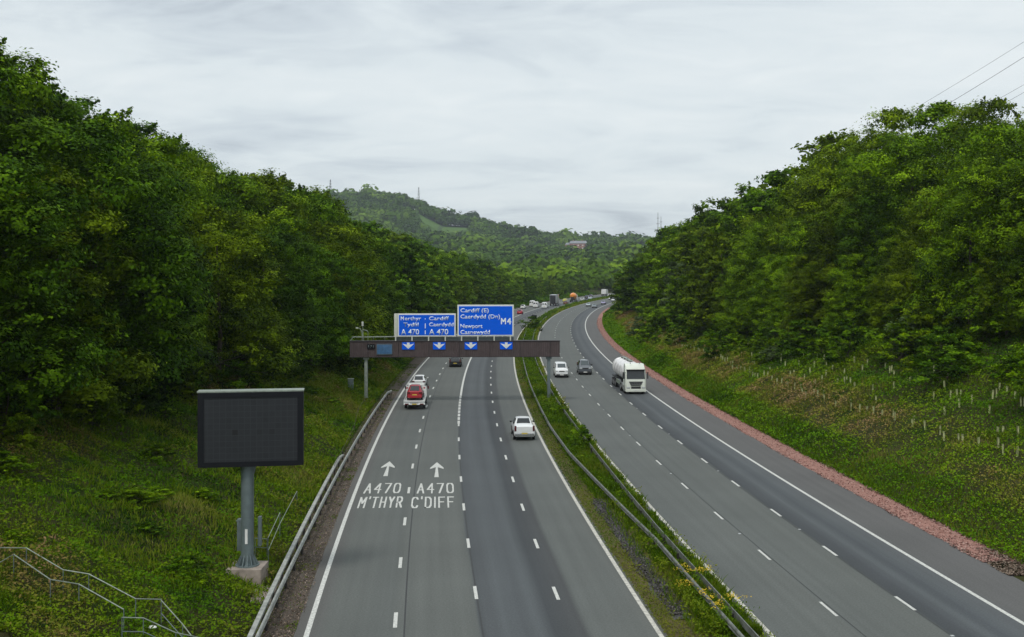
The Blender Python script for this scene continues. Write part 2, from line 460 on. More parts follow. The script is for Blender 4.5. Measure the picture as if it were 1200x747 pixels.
def road_arrow(o_c, d):
    b = MB(); 
    b.slab([(-.16, 0, 0), (.16, 0, 0), (.07, 3.9, 0), (-.07, 3.9, 0)], .004)
    b.slab([(-.52, 3.2, 0), (-.07, 3.9, .0), (.07, 3.9, 0), (.52, 3.2, 0), (.5, 3.7, 0), (0, 6.0, 0), (-.5, 3.7, 0)], .0045)
    ob = b.build('road_arrow', M['paint'], None, 0); ob.location = P(o_c, d, .011); ob.rotation_euler.z = rz(d, o_c); ob['kind'] = 'structure'
road_word('A470', -17.2, 72.0, 2.45, 3.4); road_word('A470', -13.6, 72.0, 2.5, 3.4)
road_word("M'THYR", -17.1, 67.6, 2.8, 3.3); road_word("C'DIFF", -13.75, 67.6, 2.75, 3.3)
road_arrow(-17.25, 78); road_arrow(-13.55, 77.6)

# ------------------------------------------------------------------ foliage generators
rng = np.random.default_rng(11)
def leaf_quads(pos, nrm, size, tint, rng, name, mat, aspect=.55):
    """one small pointed leaf spray per position"""
    n = len(pos); nrm = nrm / (np.linalg.norm(nrm, axis=1, keepdims=True) + 1e-9)
    rnd = rng.normal(size=(n, 3)); u = np.cross(nrm, rnd); u /= np.linalg.norm(u, axis=1, keepdims=True) + 1e-9
    v = np.cross(nrm, u)
    s = size[:, None]
    a = pos - u * s * .5; c = pos + u * s * .5
    b = pos + v * s * aspect * .5 + nrm * s * .08; d = pos - v * s * aspect * .5 + nrm * s * .08
    V = np.stack([a, b, c, d], 1).reshape(-1, 3); F = np.arange(n * 4).reshape(-1, 4)
    return np_mesh(name, V, F, mat, tint=np.repeat(tint, 4))

def crown_mesh(seed, H, Rr, zb, nl, n, leaf, top=.75, mat=None, wisp=.5):
    g = np.random.default_rng(seed)
    lob = []
    for i in range(nl):
        u = (i + g.random()) / nl
        prof = math.sin(math.pi * min(1, .12 + .88 * u) ** top) ** .6 if u < .98 else .2
        prof = max(.12, min(1, 1.15 * math.sqrt(max(0, 1 - (2 * u - .85) ** 2 / 1.45))))
        ang = i * 2.4 + g.normal() * .3
        rr = Rr * prof * (.62 + .38 * g.random())
        lr = Rr * (.26 + .18 * g.random()) * (1.15 - .5 * u)
        lob.append((rr * math.cos(ang), rr * math.sin(ang), H * (zb + (1 - zb) * u) - lr * .3 * u, lr))
    lob.append((0, 0, H * .5, Rr * .55)); lob.append((0, 0, H * .76, Rr * .4))
    for k in range(5):      # leading shoots that break the top outline
        a = g.random() * 6.28; lob.append((math.cos(a) * Rr * .35 * g.random(), math.sin(a) * Rr * .35 * g.random(), H * (.93 + .05 * g.random()), Rr * .13))
    lob = np.array(lob); nl = len(lob)
    # twig clumps on each lobe's skin
    w = lob[:, 3] ** 2; w /= w.sum()
    nc = max(60, n // 34)
    li = g.choice(nl, nc, p=w)
    dr = g.normal(size=(nc, 3)); dr[:, 2] = dr[:, 2] * .75 + .42; dr /= np.linalg.norm(dr, axis=1, keepdims=True)
    rad = lob[li, 3] * (.9 + .16 * g.random(nc) ** 1.5)
    cc = lob[li, :3] + dr * rad[:, None] * np.array([1.08, 1.08, .9])
    csz = (.22 + .3 * g.random(nc)) * Rr * .2
    lt = g.normal(0, .13, nl); ct = np.clip(g.normal(.48, .18, nc) + lt[li] + .1 * dr[:, 2], 0, 1)
    ci = g.choice(nc, n, p=csz ** 2 / (csz ** 2).sum())
    q = g.normal(size=(n, 3)) * .85; q[:, 2] *= .62          # flattened sprays
    pos = cc[ci] + q * csz[ci][:, None]
    pos += dr[ci] * (g.random(n)[:, None] ** 3) * wisp * csz[ci][:, None] * 2
    ns = int(n * .06); nsh = 50; tops = np.argsort(-lob[:, 2])[:max(6, nl // 2)]
    sl_ = g.choice(tops, nsh); sd_ = g.normal(size=(nsh, 3)) * .75 + np.array([0, 0, 1.0]); sd_ /= np.linalg.norm(sd_, axis=1, keepdims=True)
    ln = Rr * (.08 + .14 * g.random(nsh)); k_ = g.integers(0, nsh, ns); tt_ = g.random(ns)
    pos[:ns] = lob[sl_[k_], :3] + sd_[k_] * (lob[sl_[k_], 3] * .75 + ln[k_] * tt_)[:, None] * np.array([1.1, 1.1, .85]) + g.normal(size=(ns, 3)) * (Rr * .022 * (1.3 - tt_))[:, None]
    nrm = dr[ci] * .95 + g.normal(size=(n, 3)) * .32 + np.array([0, 0, .45])
    size = leaf * (.6 + .8 * g.random(n))
    tint = np.clip(ct[ci] + g.normal(0, .14, n), 0, 1)
    me = leaf_quads(pos, nrm, size, tint, g, 'crown', mat or M['leaf0'])
    return me, lob

def trunk_mesh(seed, H, lob, r0):
    g = random.Random(seed); b = MB()
    pts = [(0, 0, -.6)]; x = y = 0
    for k in range(1, 7):
        x += g.uniform(-.25, .25); y += g.uniform(-.25, .25); pts.append((x, y, H * .82 * k / 6))
    b.tube(pts, [r0 * (1.25 if i == 0 else 1) * (1 - .8 * i / 6) for i in range(7)], 8)
    for L in sorted(lob.tolist(), key=lambda q: -q[3])[:11]:
        zz = max(H * .14, L[2] * .62); f = zz / (H * .82) * 6; i = min(5, int(f)); a = Vector(pts[i]).lerp(Vector(pts[i + 1]), f - i)
        e = Vector(L[:3]); m = a.lerp(e, .5) + Vector((0, 0, -.3))
        b.tube([a, m, e], [r0 * .32, r0 * .22, r0 * .06], 5)
    return b.mesh('trunk', M['bark'])

M['leaf0'] = leafmat('leaf_dark', [(.004, .014, .001), (.040, .100, .001), (.130, .245, .003)])
M['leaf1'] = leafmat('leaf_mid', [(.009, .026, .001), (.088, .175, .001), (.22, .35, .004)])
M['leaf2'] = leafmat('leaf_olive', [(.012, .028, .001), (.098, .160, .001), (.21, .30, .004)])
M['leaf3'] = leafmat('leaf_silvery', [(.04, .07, .02), (.09, .14, .045), (.15, .20, .09)])
NEARV = []
for sd in range(5):
    me, lob = crown_mesh(100 + sd, 20, [5.6, 5.0, 6.0, 5.2, 4.7][sd], [.05, .09, .04, .08, .05][sd], [34, 30, 38, 30, 28][sd], 44000, .30)
    NEARV.append((me, trunk_mesh(sd, 20, lob, .3)))
FARV = []
for sd in range(4):
    me, lob = crown_mesh(200 + sd, 20, [6, 5.4, 5.8, 5][sd], .05, 30, 11000, .62)
    FARV.append((me, trunk_mesh(50 + sd, 20, lob, .28)))
BUSHV = []
for sd in range(4):
    me, lob = crown_mesh(300 + sd, 3.2, 1.7, -.05, 14, 5000, .19)
    BUSHV.append((me, trunk_mesh(80 + sd, 3.2, lob, .06)))

def make_tree(kind, src, x, y, h, base_h, mi, wide=1.0, seed=0):
    r = random.Random(seed)
    root = bpy.data.objects.new(kind, None); COL.objects.link(root); root.empty_display_size = .3
    root.location = (x, y, gz(x, y) - .05); root.rotation_euler.z = r.uniform(0, 6.28)
    s = h / base_h; root.scale = (s * wide, s * wide, s)
    for nm, me in (('crown', src[0]), ('trunk', src[1])):
        c = link(nm, me, root)
        if nm == 'crown':
            c.material_slots[0].link = 'OBJECT'; c.material_slots[0].material = M['leaf%d' % mi]
    return root

trees = []      # (root, side, row, x, y, tone)
def left_h(d): return float(np.interp(d, [40, 90, 140, 170, 220, 300, 400, 500, 620], [20.0, 20.2, 19.4, 18.8, 17.4, 16, 14, 10, 7]))
def right_h(d): return float(np.interp(d, [60, 95, 120, 140, 170, 200, 280, 340, 450, 620], [20.5, 22, 18.5, 22, 22, 20, 19, 18, 17, 13]))
rr = random.Random(5)
def edge_l(d): return float(np.interp(d, [40, 60, 90, 135, 200, 700], [-38.5, -37, -33.5, -27.5, -25.5, -25]))
def edge_r(d): return float(np.interp(d, [60, 95, 135, 187, 270, 340, 420, 700], [41, 38.5, 30, 27, 24.5, 22.8, 22, 22]))
for row in range(4):
    d = 47 + row * 3.1
    while d < (640 if row < 2 else 420):
        far = d > 170
        o = edge_l(d) - [1.5, 7, 13.5, 21][row] + rr.uniform(-1.2, 1.2)
        p = P(o, d + rr.uniform(-.8, .8)); h = left_h(d) * [.84, .98, 1.0, .97][row] * rr.uniform(.84, 1.1)
        if row == 0 and d < 200: h *= rr.choice([.62, .8, 1.0, 1.0])
        mi = rr.choices([0, 1, 2], [.42, .38, .2])[0]
        if d > 230: mi = rr.choices([0, 1, 2], [.3, .4, .3])[0]
        t = make_tree('broadleaf_tree', rr.choice(FARV if far else NEARV), p.x, p.y, h, 20, mi, rr.uniform(.95, 1.2) * (1.12 if far else 1.0), rr.random())
        trees.append((t, 'left', row, p.x, p.y, mi, h)); d += (rr.uniform(5.0, 7.2) if d < 170 else rr.uniform(7.5, 10.5)) * [1, 1.1, 1.25, 1.35][row] * (1.25 if d > 350 else 1)
for row in range(4):
    d = 66 + row * 3.1
    while d < (640 if row < 2 else 430):
        far = d > 170
        o = edge_r(d) + [1.0, 6, 12, 19][row] + rr.uniform(-1.2, 1.2)
        p = P(o, d + rr.uniform(-.8, .8)); h = right_h(d) * [.55, .76, .92, .96][row] * rr.uniform(.84, 1.1)
        if row == 0: h *= rr.choice([.7, .85, 1.0, 1.25])
        mi = rr.choices([0, 1, 2, 3], [.17, .55, .25, .03])[0]
        t = make_tree('broadleaf_tree', rr.choice(FARV if far else NEARV), p.x, p.y, h, 20, mi, rr.uniform(.95, 1.2) * (1.1 if far else 1.0), rr.random())
        trees.append((t, 'right', row, p.x, p.y, mi, h)); d += (rr.uniform(5.4, 7.6) if d < 170 else rr.uniform(7.5, 10.5)) * [1, 1.1, 1.25, 1.35][row] * (1.25 if d > 350 else 1)
shrubs = []
for i in range(34):
    d = 45 + 80 * rr.random() ** 1.4; o = rr.uniform(edge_l(d) + 1, -24); p = P(o, d)
    mi = rr.choices([0, 1], [.4, .6])[0]
    shrubs.append((make_tree('bramble', rr.choice(BUSHV), p.x, p.y, rr.uniform(.45, 1.0), 3.2, mi, rr.uniform(1.8, 2.8), rr.random()), 'left', 1, p.x, p.y, mi, 1))
for i in range(100):          # scrub at the foot of the right wood
    d = rr.uniform(68, 215); o = edge_r(d) - rr.uniform(-1, 7.0) * (1 if d > 100 else 1.4)
    p = P(o, d); mi = rr.choices([0, 1, 2, 3], [.3, .45, .2, .05])[0]
    shrubs.append((make_tree('shrub', rr.choice(BUSHV), p.x, p.y, rr.choice([rr.uniform(.9, 2), rr.uniform(1.2, 2.6), rr.uniform(2, 4.6)]), 3.2, mi, rr.uniform(1, 1.5), rr.random()), 'right', 0, p.x, p.y, mi, 3))
for i in range(30):
    d = rr.uniform(52, 190); o = edge_l(d) + rr.uniform(-1.5, 2.0)
    p = P(o, d); mi = rr.choices([0, 1, 2], [.5, .3, .2])[0]
    shrubs.append((make_tree('shrub', rr.choice(BUSHV), p.x, p.y, rr.uniform(1.6, 4), 3.2, mi, rr.uniform(1, 1.4), rr.random()), 'left', 0, p.x, p.y, mi, 3))

ORD = ['first', 'second', 'third', 'fourth', 'fifth', 'sixth', 'seventh', 'eighth', 'ninth', 'tenth', 'eleventh', 'twelfth', 'thirteenth', 'fourteenth', 'fifteenth', 'sixteenth', 'seventeenth', 'eighteenth', 'nineteenth', 'twentieth']
TENS = ['twenty', 'thirty', 'forty', 'fifty', 'sixty', 'seventy', 'eighty', 'ninety']
def ordn(i):
    if i < 20: return ORD[i]
    k = i + 1; t, u = divmod(k, 10)
    return (TENS[t - 2][:-1] + 'ieth') if u == 0 else TENS[t - 2] + '-' + ORD[u - 1]
TONE = ['dark green', 'mid green', 'olive green', 'silvery green']
def name_all(lst, what, cat):
    buckets = {}
    for t in lst: buckets.setdefault((t[1], t[2], t[5]), []).append(t)
    for (side, row, mi), l in buckets.items():
        l.sort(key=lambda q: q[4])
        for i, t in enumerate(l):
            rowname = ['front', 'second', 'third', 'rearmost'][row]
            if what == 'shrub':
                lab = ('%s %s low bramble mound on the open %s bank, from nearest' if row else '%s %s shrub at the foot of the %s wood, from nearest') % (ordn(i), TONE[mi], side)
            else:
                lab = '%s %s tree in the %s row of the %s wood, from nearest' % (ordn(i), TONE[mi], rowname, side)
            tag(t[0], lab, cat, 'bramble mounds on the left bank' if (row and what == 'shrub') else ('shrubs along the foot of the %s wood' if what == 'shrub' else 'trees of the wood on the %s bank') % side)
name_all(trees, 'tree', 'tree'); name_all(shrubs, 'shrub', 'shrub')

# ------------------------------------------------------------------ far woodland on the hill (reads as one mass)
def blob_variants(k, nq, g):
    out = []
    for i in range(k):
        dr = g.normal(size=(nq, 3)); dr[:, 2] = np.abs(dr[:, 2]) * .9 - .15; dr /= np.linalg.norm(dr, axis=1, keepdims=True)
        lob = dr[g.integers(0, 7, nq)] * .35
        pos = dr * (.62 + .2 * g.random(nq)[:, None]) + lob
        out.append((pos, dr * .8 + g.normal(size=(nq, 3)) * .25))
    return out
def in_field(x, y):
    return (abs((x + 118) + (y - 1850) * .12) < 62 + 14 * math.sin(y * .02) and 1770 < y < 1965)
HOUSE = (111, 1800)
def far_wood(name, n, xr, yr, rad, nq, mat, g, lab, cond):
    var = blob_variants(6, nq, g); PP = []; NN = []; SS = []; TT = []; c = 0
    while c < n:
        y = yr[0] + (yr[1] - yr[0]) * g.random() ** .8; x = g.uniform(*xr) * (y / 2100.) if yr[1] > 1000 else g.uniform(*xr)
        if not cond(x, y): continue
        c += 1
        z = float(hillz(x, y)) + (undul(x, y, .004, 7) * min(1, (y - 800) / 500) if y > 800 else 0)
        r = rad * g.uniform(.5, 1.5) * (1.5 if g.random() < .04 else 1); q = var[g.integers(0, 6)]
        PP.append(q[0] * np.array([r, r, r * 1.15]) + np.array([x, y, z + r * .75])); NN.append(q[1])
        SS.append(np.full(nq, r * .42) * (.7 + .6 * g.random(nq)))
        patch = float(fbm(x, y, .011, 3, 2)) * .28
        TT.append(np.clip(.45 + patch + g.normal(0, .2) + g.normal(0, .08, nq), 0, 1))
    me = leaf_quads(np.concatenate(PP), np.concatenate(NN), np.concatenate(SS), np.concatenate(TT), g, name, mat, .8)
    tag(link(name, me), lab, 'woodland', None, 'stuff')
M['leafhill'] = leafmat('leaf_hill', [(.012, .034, .003), (.062, .135, .006), (.17, .28, .016)], .1)
g2 = np.random.default_rng(5)
far_wood('hill_woodland', 7600, (-470, 340), (1050, 2160), 8.8, 90, M['leafhill'], g2,
         'hazy green woodland covering the far hill behind the motorway', lambda x, y: not in_field(x, y) and not (abs(x - HOUSE[0] + 8) < 30 and HOUSE[1] - 190 < y < HOUSE[1] + 16))
def val_cond(x, y):
    o = off(x, y)
    return abs(o + 2) > 24
far_wood('valley_woodland', 1500, (-260, 420), (640, 1100), 6.2, 170, M['leaf1'], g2,
         'brighter green valley woodland where the road disappears below the hill', val_cond)
# the pale field
V = []; F = []
fx = np.linspace(-200, -30, 24); fy = np.linspace(1760, 1975, 24)
for y in fy:
    for x in fx:
        V.append((x, y, float(hillz(x, y)) + undul(x, y, .004, 7) + .5))
F = [(i * 24 + j, i * 24 + j + 1, (i + 1) * 24 + j + 1, (i + 1) * 24 + j) for i in range(23) for j in range(23) if in_field(fx[j] + 3.5, fy[i] + 4)]
link('field', np_mesh('field', V, F, M['field']))['kind'] = 'structure'

# ------------------------------------------------------------------ ground cover on the banks
M['cover'] = leafmat('ground_cover_leaf', [(.012, .038, .001), (.064, .160, .001), (.13, .205, .003), (.17, .14, .03), (.29, .18, .10)], .15)
M['cover2'] = leafmat('verge_grass_blade', [(.03, .075, .002), (.085, .155, .003), (.17, .19, .015), (.25, .21, .07)], .2)
def cover(name, n, of, dr, size, mat, lab, g, tintf, hgt=.12, upright=.0, aspect=.5, dens=None, dpow=1.6, grow=160.):
    d = dr[0] + (dr[1] - dr[0]) * g.random(n) ** dpow
    ab = of(d); o = ab[0] + (ab[1] - ab[0]) * g.random(n)
    r = RC - o; t = np.arcsin((d - CY) / r); x = CX - r * np.cos(t); y = CY + r * np.sin(t)
    nz = fbm(x, y, .13, 1, 4) * .6; nz2 = fbm(x, y, .8, 4, 2) * .7
    keep = np.ones(n, bool) if dens is None else g.random(n) < dens(o, d, nz, nz2)
    o, d, x, y, nz, nz2 = (q[keep] for q in (o, d, x, y, nz, nz2)); n = len(o)
    hh = hgt * (.25 + np.clip(.35 + nz2 + nz * .6, 0, 2) * 1.3 + g.random(n) * .4)
    if hgt > .3 and upright == 0: hh = hh + 1.1 * np.clip(fbm(x, y, .33, 6, 2) - .25, 0, .8) * np.clip(np.abs(o + 2.5) - 19.5, 0, 1)
    z = gzv(x, y) + hh * g.random(n) ** .6
    sz = size * g.uniform(.5, 1.4, n) * (1 + np.clip(d - 50, 0, None) / grow)
    tt = tintf(o, d, nz, nz2) + g.normal(0, .07, n)
    nr = g.normal(size=(n, 3)) * .6 + np.array([0, 0, 1. - upright])
    me = leaf_quads(np.stack([x, y, z], 1), nr, sz, np.clip(tt, 0, 1), g, name, mat, aspect)
    tag(link(name, me), lab, 'ground cover', None, 'stuff')
EL = lambda d: np.interp(d, [40, 60, 90, 135, 200, 700], [-38.5, -37, -33.5, -27.5, -25.5, -25])
ER = lambda d: np.interp(d, [60, 95, 135, 187, 270, 340, 420, 700], [41, 38.5, 30, 27, 24.5, 22.8, 22, 22])
def tl(o, d, nz, nz2): return np.clip(.42 + nz * .62 + nz2 * .25, .02, .97)
def tr_(o, d, nz, nz2):
    u = o - 16.2
    base = .30 + .32 * sst((u - 2.2) / 1.6) - .33 * sst((u - 7.0) / 3.)
    return np.clip(base + (nz * .38 + nz2 * .16) * (.35 + .65 * sst((u - 2) / 2)), .03, 1)
cover('left_bank_cover', 230000, lambda d: (EL(d) - 8, np.full_like(d, -21.3)), (36, 190), .15, M['cover'], 'rough grass and brambles covering the left bank below the trees', g2, tl, .36)
cover('right_bank_cover', 330000, lambda d: (np.full_like(d, 15.9), ER(d) + 4), (46, 330), .15, M['cover'], 'rough grass, bracken and brambles covering the right bank', g2, tr_, .38)
cover('left_far_cover', 26000, lambda d: (np.full_like(d, -30), np.full_like(d, -20.4)), (185, 640), .5, M['cover'], 'undergrowth between the far left road edge and the wood', g2, lambda o, d, nz, nz2: .2 + nz * .3, .9, dpow=1, grow=700)
cover('right_far_cover', 16000, lambda d: (np.full_like(d, 16), np.full_like(d, 26)), (325, 640), .5, M['cover'], 'undergrowth between the far right road edge and the wood', g2, lambda o, d, nz, nz2: .25 + nz * .3, .6, dpow=1, grow=700)
cover('median_weeds', 105000, lambda d: (np.full_like(d, -3.5), np.full_like(d, -.28)), (40, 620), .14, M['cover2'], 'long grass and weeds growing between the median barriers', g2,
      lambda o, d, nz, nz2: .18 + nz * .3 + nz2 * .12 + np.where(o > -.8, .3, 0) + np.where((d < 85) & (o < -2.2), .2, 0), .55, .45, .33,
      lambda o, d, nz, nz2: np.where(o < -.8, 1.0, .5) * np.where(d < 75, np.where(o < -2.7, .10, .9 + nz2), np.where(o < -3.2, .4, 1)), dpow=1.9, grow=110.)
cover('median_short_grass', 60000, lambda d: (np.full_like(d, -4.38), np.full_like(d, -2.5)), (40, 400), .09, M['cover2'], 'short patchy dry grass along the left edge of the median', g2,
      lambda o, d, nz, nz2: .42 + nz * .45 + nz2 * .15, .07, 0, .5, lambda o, d, nz, nz2: np.where((o < -3.4) | (d > 69), .95, .3 + nz2 * .6 + nz * .5))
cover('verge_weeds', 22000, lambda d: (np.full_like(d, -21.4), np.full_like(d, -19.5)), (41, 170), .09, M['cover2'], 'thin weeds in the gritty verge beside the left barrier', g2,
      lambda o, d, nz, nz2: .4 + nz * .4, .08, 0, .5, lambda o, d, nz, nz2: np.where((nz2 > .25) | (o < -20.7), .9, .10))
def blades(name, n, of, dr, hgt, mat, lab, g, tintf, dens):
    d = dr[0] + (dr[1] - dr[0]) * g.random(n) ** 1.7; ab = of(d); o = ab[0] + (ab[1] - ab[0]) * g.random(n)
    r = RC - o; t = np.arcsin((d - CY) / r); x = CX - r * np.cos(t); y = CY + r * np.sin(t)
    nz = fbm(x, y, .17, 2, 4) * .6; nz2 = fbm(x, y, 1.1, 5, 2) * .7
    k = g.random(n) < dens(o, d, nz, nz2); o, d, x, y, nz, nz2 = (q[k] for q in (o, d, x, y, nz, nz2)); n = len(o)
    h = hgt * (.5 + .7 * g.random(n) + .6 * np.clip(nz2, 0, 1)) * (1 + (d - 50).clip(0) / 300); lean = g.normal(size=(n, 2)) * .35 * h[:, None]; an = g.random(n) * 6.28
    w = .018 * (1 + (d - 45).clip(0) / 40); B = np.stack([x, y, gzv(x, y)], 1); W = np.stack([np.cos(an) * w, np.sin(an) * w, w * 0], 1)
    Tp = B + np.stack([lean[:, 0], lean[:, 1], h], 1); Md = (B + Tp) / 2 + np.array([0, 0, 1]) * (h * .12)[:, None]
    V = np.stack([B - W * .6, Md - W, Tp, Md + W], 1).reshape(-1, 3); F = np.arange(n * 4).reshape(-1, 4)
    tag(link(name, np_mesh(name, V, F, mat, tint=np.repeat(np.clip(tintf(o, d, nz, nz2) + g.normal(0, .1, n), 0, 1), 4))), lab, 'grass', None, 'stuff')
M['blade'] = leafmat('grass_blade', [(.025, .07, .002), (.085, .17, .003), (.17, .215, .015), (.29, .24, .09)], .3)
blades('long_grass', 130000, lambda d: (EL(d), np.full_like(d, -21.3)), (38, 150), .34, M['blade'], 'long grass blades standing over the left bank', g2, lambda o, d, nz, nz2: .42 + nz * .5, lambda o, d, nz, nz2: .35 + nz + nz2 * .6)
blades('long_grass', 130000, lambda d: (np.full_like(d, 16.0), ER(d) + 1), (47, 190), .32, M['blade'], 'long grass blades standing over the right bank', g2, lambda o, d, nz, nz2: .38 + nz * .5 + np.where((o > 19) & (o < 24), .22, 0), lambda o, d, nz, nz2: np.where(o < 19.2, .95, .3 + nz + nz2 * .6))
blades('long_grass', 60000, lambda d: (np.full_like(d, -3.2), np.full_like(d, -.4)), (44, 140), .42, M['blade'], 'long grass blades and stems between the median barriers', g2, lambda o, d, nz, nz2: .4 + nz * .5, lambda o, d, nz, nz2: np.where((o < -2.5) & (d < 70), .08, .45 + nz2))
# loose stones
def stones(name, n, o0, o1, d0, d1, size, mat, lab, g):
    d = d0 + (d1 - d0) * g.random(n) ** 1.5; o = g.uniform(o0, o1, n) + vn(d, d * 0, .5, 1) * .15; r = RC - o; t = np.arcsin((d - CY) / r); x = CX - r * np.cos(t); y = CY + r * np.sin(t)
    me = leaf_quads(np.stack([x, y, .03 + .12 * g.random(n) * (1 - np.abs((o - (o0 + o1) / 2) / (o1 - o0) * 2).clip(0, 1))], 1), g.normal(size=(n, 3)) * .5 + np.array([0, 0, 1]), size * g.uniform(.5, 1.5, n), g.random(n), g, name, mat, .9)
    tag(link(name, me), lab, 'gravel', None, 'stuff')
M['redstone'] = leafmat('red_stone', [(.26, .13, .11), (.40, .23, .195), (.52, .36, .31)], 0, .9)
M['greystone'] = leafmat('grey_stone', [(.04, .036, .034), (.10, .092, .09), (.22, .2, .2)], 0, .9)
M['brownstone'] = leafmat('brown_rubble', [(.05, .035, .025), (.14, .1, .075), (.3, .24, .19)], 0, .9)
stones('red_gravel', 42000, 14.25, 16.15, 55, 330, .09, M['redstone'], 'loose red stones filling the drain beside the hard shoulder', g2)
stones('grey_gravel', 6000, -3.6, -2.7, 46.5, 70, .08, M['greystone'], 'loose dark grey stones in the bare strip of the median', g2)
stones('brown_rubble', 2600, 14.4, 16.6, 52.6, 57.5, .11, M['brownstone'], 'brown rubble where the red gravel strip ends', g2)
stones('verge_grit', 9000, -21.1, -19.5, 43, 130, .06, M['brownstone'], 'loose grit in the verge beside the left barrier', g2)

# ragwort clumps and the median bush
def ragwort(x, y, s, lab):
    root = empty('ragwort_plant', lab, 'wildflower', (x, y, 0), 0, 'yellow ragwort in the median'); g = np.random.default_rng(int(x * 100) % 999 + 3)
    n = 420; q = g.normal(size=(n, 3)) * np.array([.3, .3, .2]) * s; q[:, 2] = np.abs(q[:, 2]) * 1.4 + .1
    link('leaves', leaf_quads(q, g.normal(size=(n, 3)) + np.array([0, 0, .6]), np.full(n, .17), np.clip(g.normal(.25, .15, n), 0, 1), g, 'leaves', M['cover2'], .4), root)
    b = MB()
    for k in range(9):
        a = g.normal(size=2) * .22 * s; b.tube([(a[0] * .3, a[1] * .3, 0), (a[0], a[1], .75 * s + g.random() * .25)], [.012, .006], 4)
    b.build('stems', M['cover2'], root)
    n = 90; cc = g.normal(size=(9, 2)) * .3 * s; ci = g.integers(0, 9, n); q = np.c_[cc[ci] + g.normal(size=(n, 2)) * .08, .85 * s + g.random(n) * .15]
    link('flowers', leaf_quads(q, g.normal(size=(n, 3)) * .3 + np.array([0, 0, 1]), np.full(n, .07), np.zeros(n), g, 'flowers', M['yellowfl'], .9), root)
for (o, d, s, l) in ((-1.9, 50.5, 1.0, 'tall yellow ragwort left of the median barrier, the upper left clump'), (-1.0, 50.6, 1.0, 'yellow ragwort clump on the right of the median barrier, level with the upper clump'),
                     (-1.75, 47.6, .8, 'small yellow ragwort halfway down the median weeds'), (-1.9, 45.6, .9, 'yellow ragwort lowest in the frame at the foot of the median'), (-1.05, 46.2, 1.1, 'large yellow ragwort beside the barrier near the bottom edge'),
                     (-2.2, 49.2, .7, 'few yellow ragwort heads between gravel strip and barrier')):
    p = P(o, d); ragwort(p.x, p.y, s, l)
def mbush(o, d, h, wide, lab, mi=1):
    p = P(o, d); t = make_tree('shrub', BUSHV[1], p.x, p.y, h, 3.2, mi, wide, .3); tag(t, lab, 'shrub', 'bushes in the median')
mbush(-1.6, 89, 1.7, 1.05, 'dense low bush overgrowing the median barrier beside the white pickup', 0)
mbush(-1.2, 93, 1.5, .9, 'light green bush behind the dense median bush, touching it', 1)
mbush(-2.2, 262, 3.4, 1.35, 'dark round bush in the median beyond the gantry below the small dark sign', 0)
mbush(-1.5, 110, 1.1, 1.3, 'low bush in the median between dense bush and gantry leg', 1)

# ------------------------------------------------------------------ tree guards on the right bank
tgb = MB(); n = 10
tgb.tube([(0, 0, -.2), (0, 0, .5)], [.07, .08], n, False)
tg = tgb.mesh('tube', M['tube']); st = MB().cyl((.1, 0, -.1), (.1, 0, .6), .015, n=5).mesh('stake', M['bark'], 0)
g3 = np.random.default_rng(3); sap = g3.normal(size=(40, 3)) * np.array([.1, .1, .1]) + np.array([0, 0, .62])
sapm = leaf_quads(sap, g3.normal(size=(40, 3)) + np.array([0, 0, .5]), np.full(40, .14), g3.random(40) * .5, g3, 'sapling_leaves', M['cover2'])
gl = []
for k in range(92):          # even bottom row
    d = 60 + 1.5 * k + rr.uniform(-.5, .5); u = float(np.interp(d, [60, 75, 100, 180], [8.2, 7.2, 6.5, 6.2])); gl.append((u + rr.uniform(-.3, .3), d, 0))
for k in range(125):
    d = 68 + 100 * rr.random() ** 1.25; u = rr.uniform(float(np.interp(d, [60, 100, 180], [9.5, 8, 7])), float(np.interp(d, [60, 100, 180], [19, 14, 9.5]))); gl.append((u, d, 1))
for u, d, k in gl:
    p = P(16.2 + u, d); root = bpy.data.objects.new('tree_guard', None); COL.objects.link(root); root.location = (p.x, p.y, gz(p.x, p.y) + .2)
    root.rotation_euler = (rr.uniform(-.06, .06), rr.uniform(-.06, .06), rr.uniform(0, 6)); root.empty_display_size = .2
    link('tube', tg, root); link('stake', st, root); link('sapling_leaves', sapm, root)
    tag(root, ['pale plastic tree guard with a sapling in the even lowest row along the right bank', 'pale plastic tree guard with a sapling scattered among the brambles above the lowest row'][k], 'tree guard',
        ['tree guards in the lowest row on the right bank', 'tree guards scattered higher on the right bank'][k])

# ------------------------------------------------------------------ safety barriers
def barrier(name, o, d0, d1, label, z=.62, h=.3, post=3.2, double=False, end0=False, end1=False, side=1, of=None, mat=None):
    root = empty(name, label, 'crash barrier', P(o(d0) if callable(o) else o, d0), 0)
    of = o if callable(o) else (lambda d: o)
    inv = root.location.copy()
    ds = np.arange(d0, d1 + .01, 1.6); b = MB()
    # w-shaped rail section (offset, height)
    sec = [(0, -.155), (.03, -.15), (.08, -.09), (.08, -.05), (.0, -.02), (.0, .02), (.08, .05), (.08, .09), (.03, .15), (0, .155), (-.012, .15), (-.012, -.15)]
    for sg in ((1, -1) if double else (side,)):
        rings = []
        for d in ds:
            zz = z
            if end0: zz -= .45 * max(0, 1 - (d - d0) / 5)
            if end1: zz -= .5 * max(0, 1 - (d1 - d) / 6)
            rings.append([P(of(d) + sg * (a + (.1 if double else .05)), d, zz + c) - inv for a, c in sec])
        b.rings(rings)
    b.build('rail', mat or M['rail'], root, 50)
    n = int((d1 - d0) / post); pm = MB().box((0, 0, z / 2), (.11, .13, z)).mesh('post', M['barrier_dark'], 0)
    for k in range(min(n, 100)):
        d = d0 + .6 + k * post; c = link('post', pm, root); c.location = P(of(d), d) - inv; c.rotation_euler.z = rz(d)
    return root
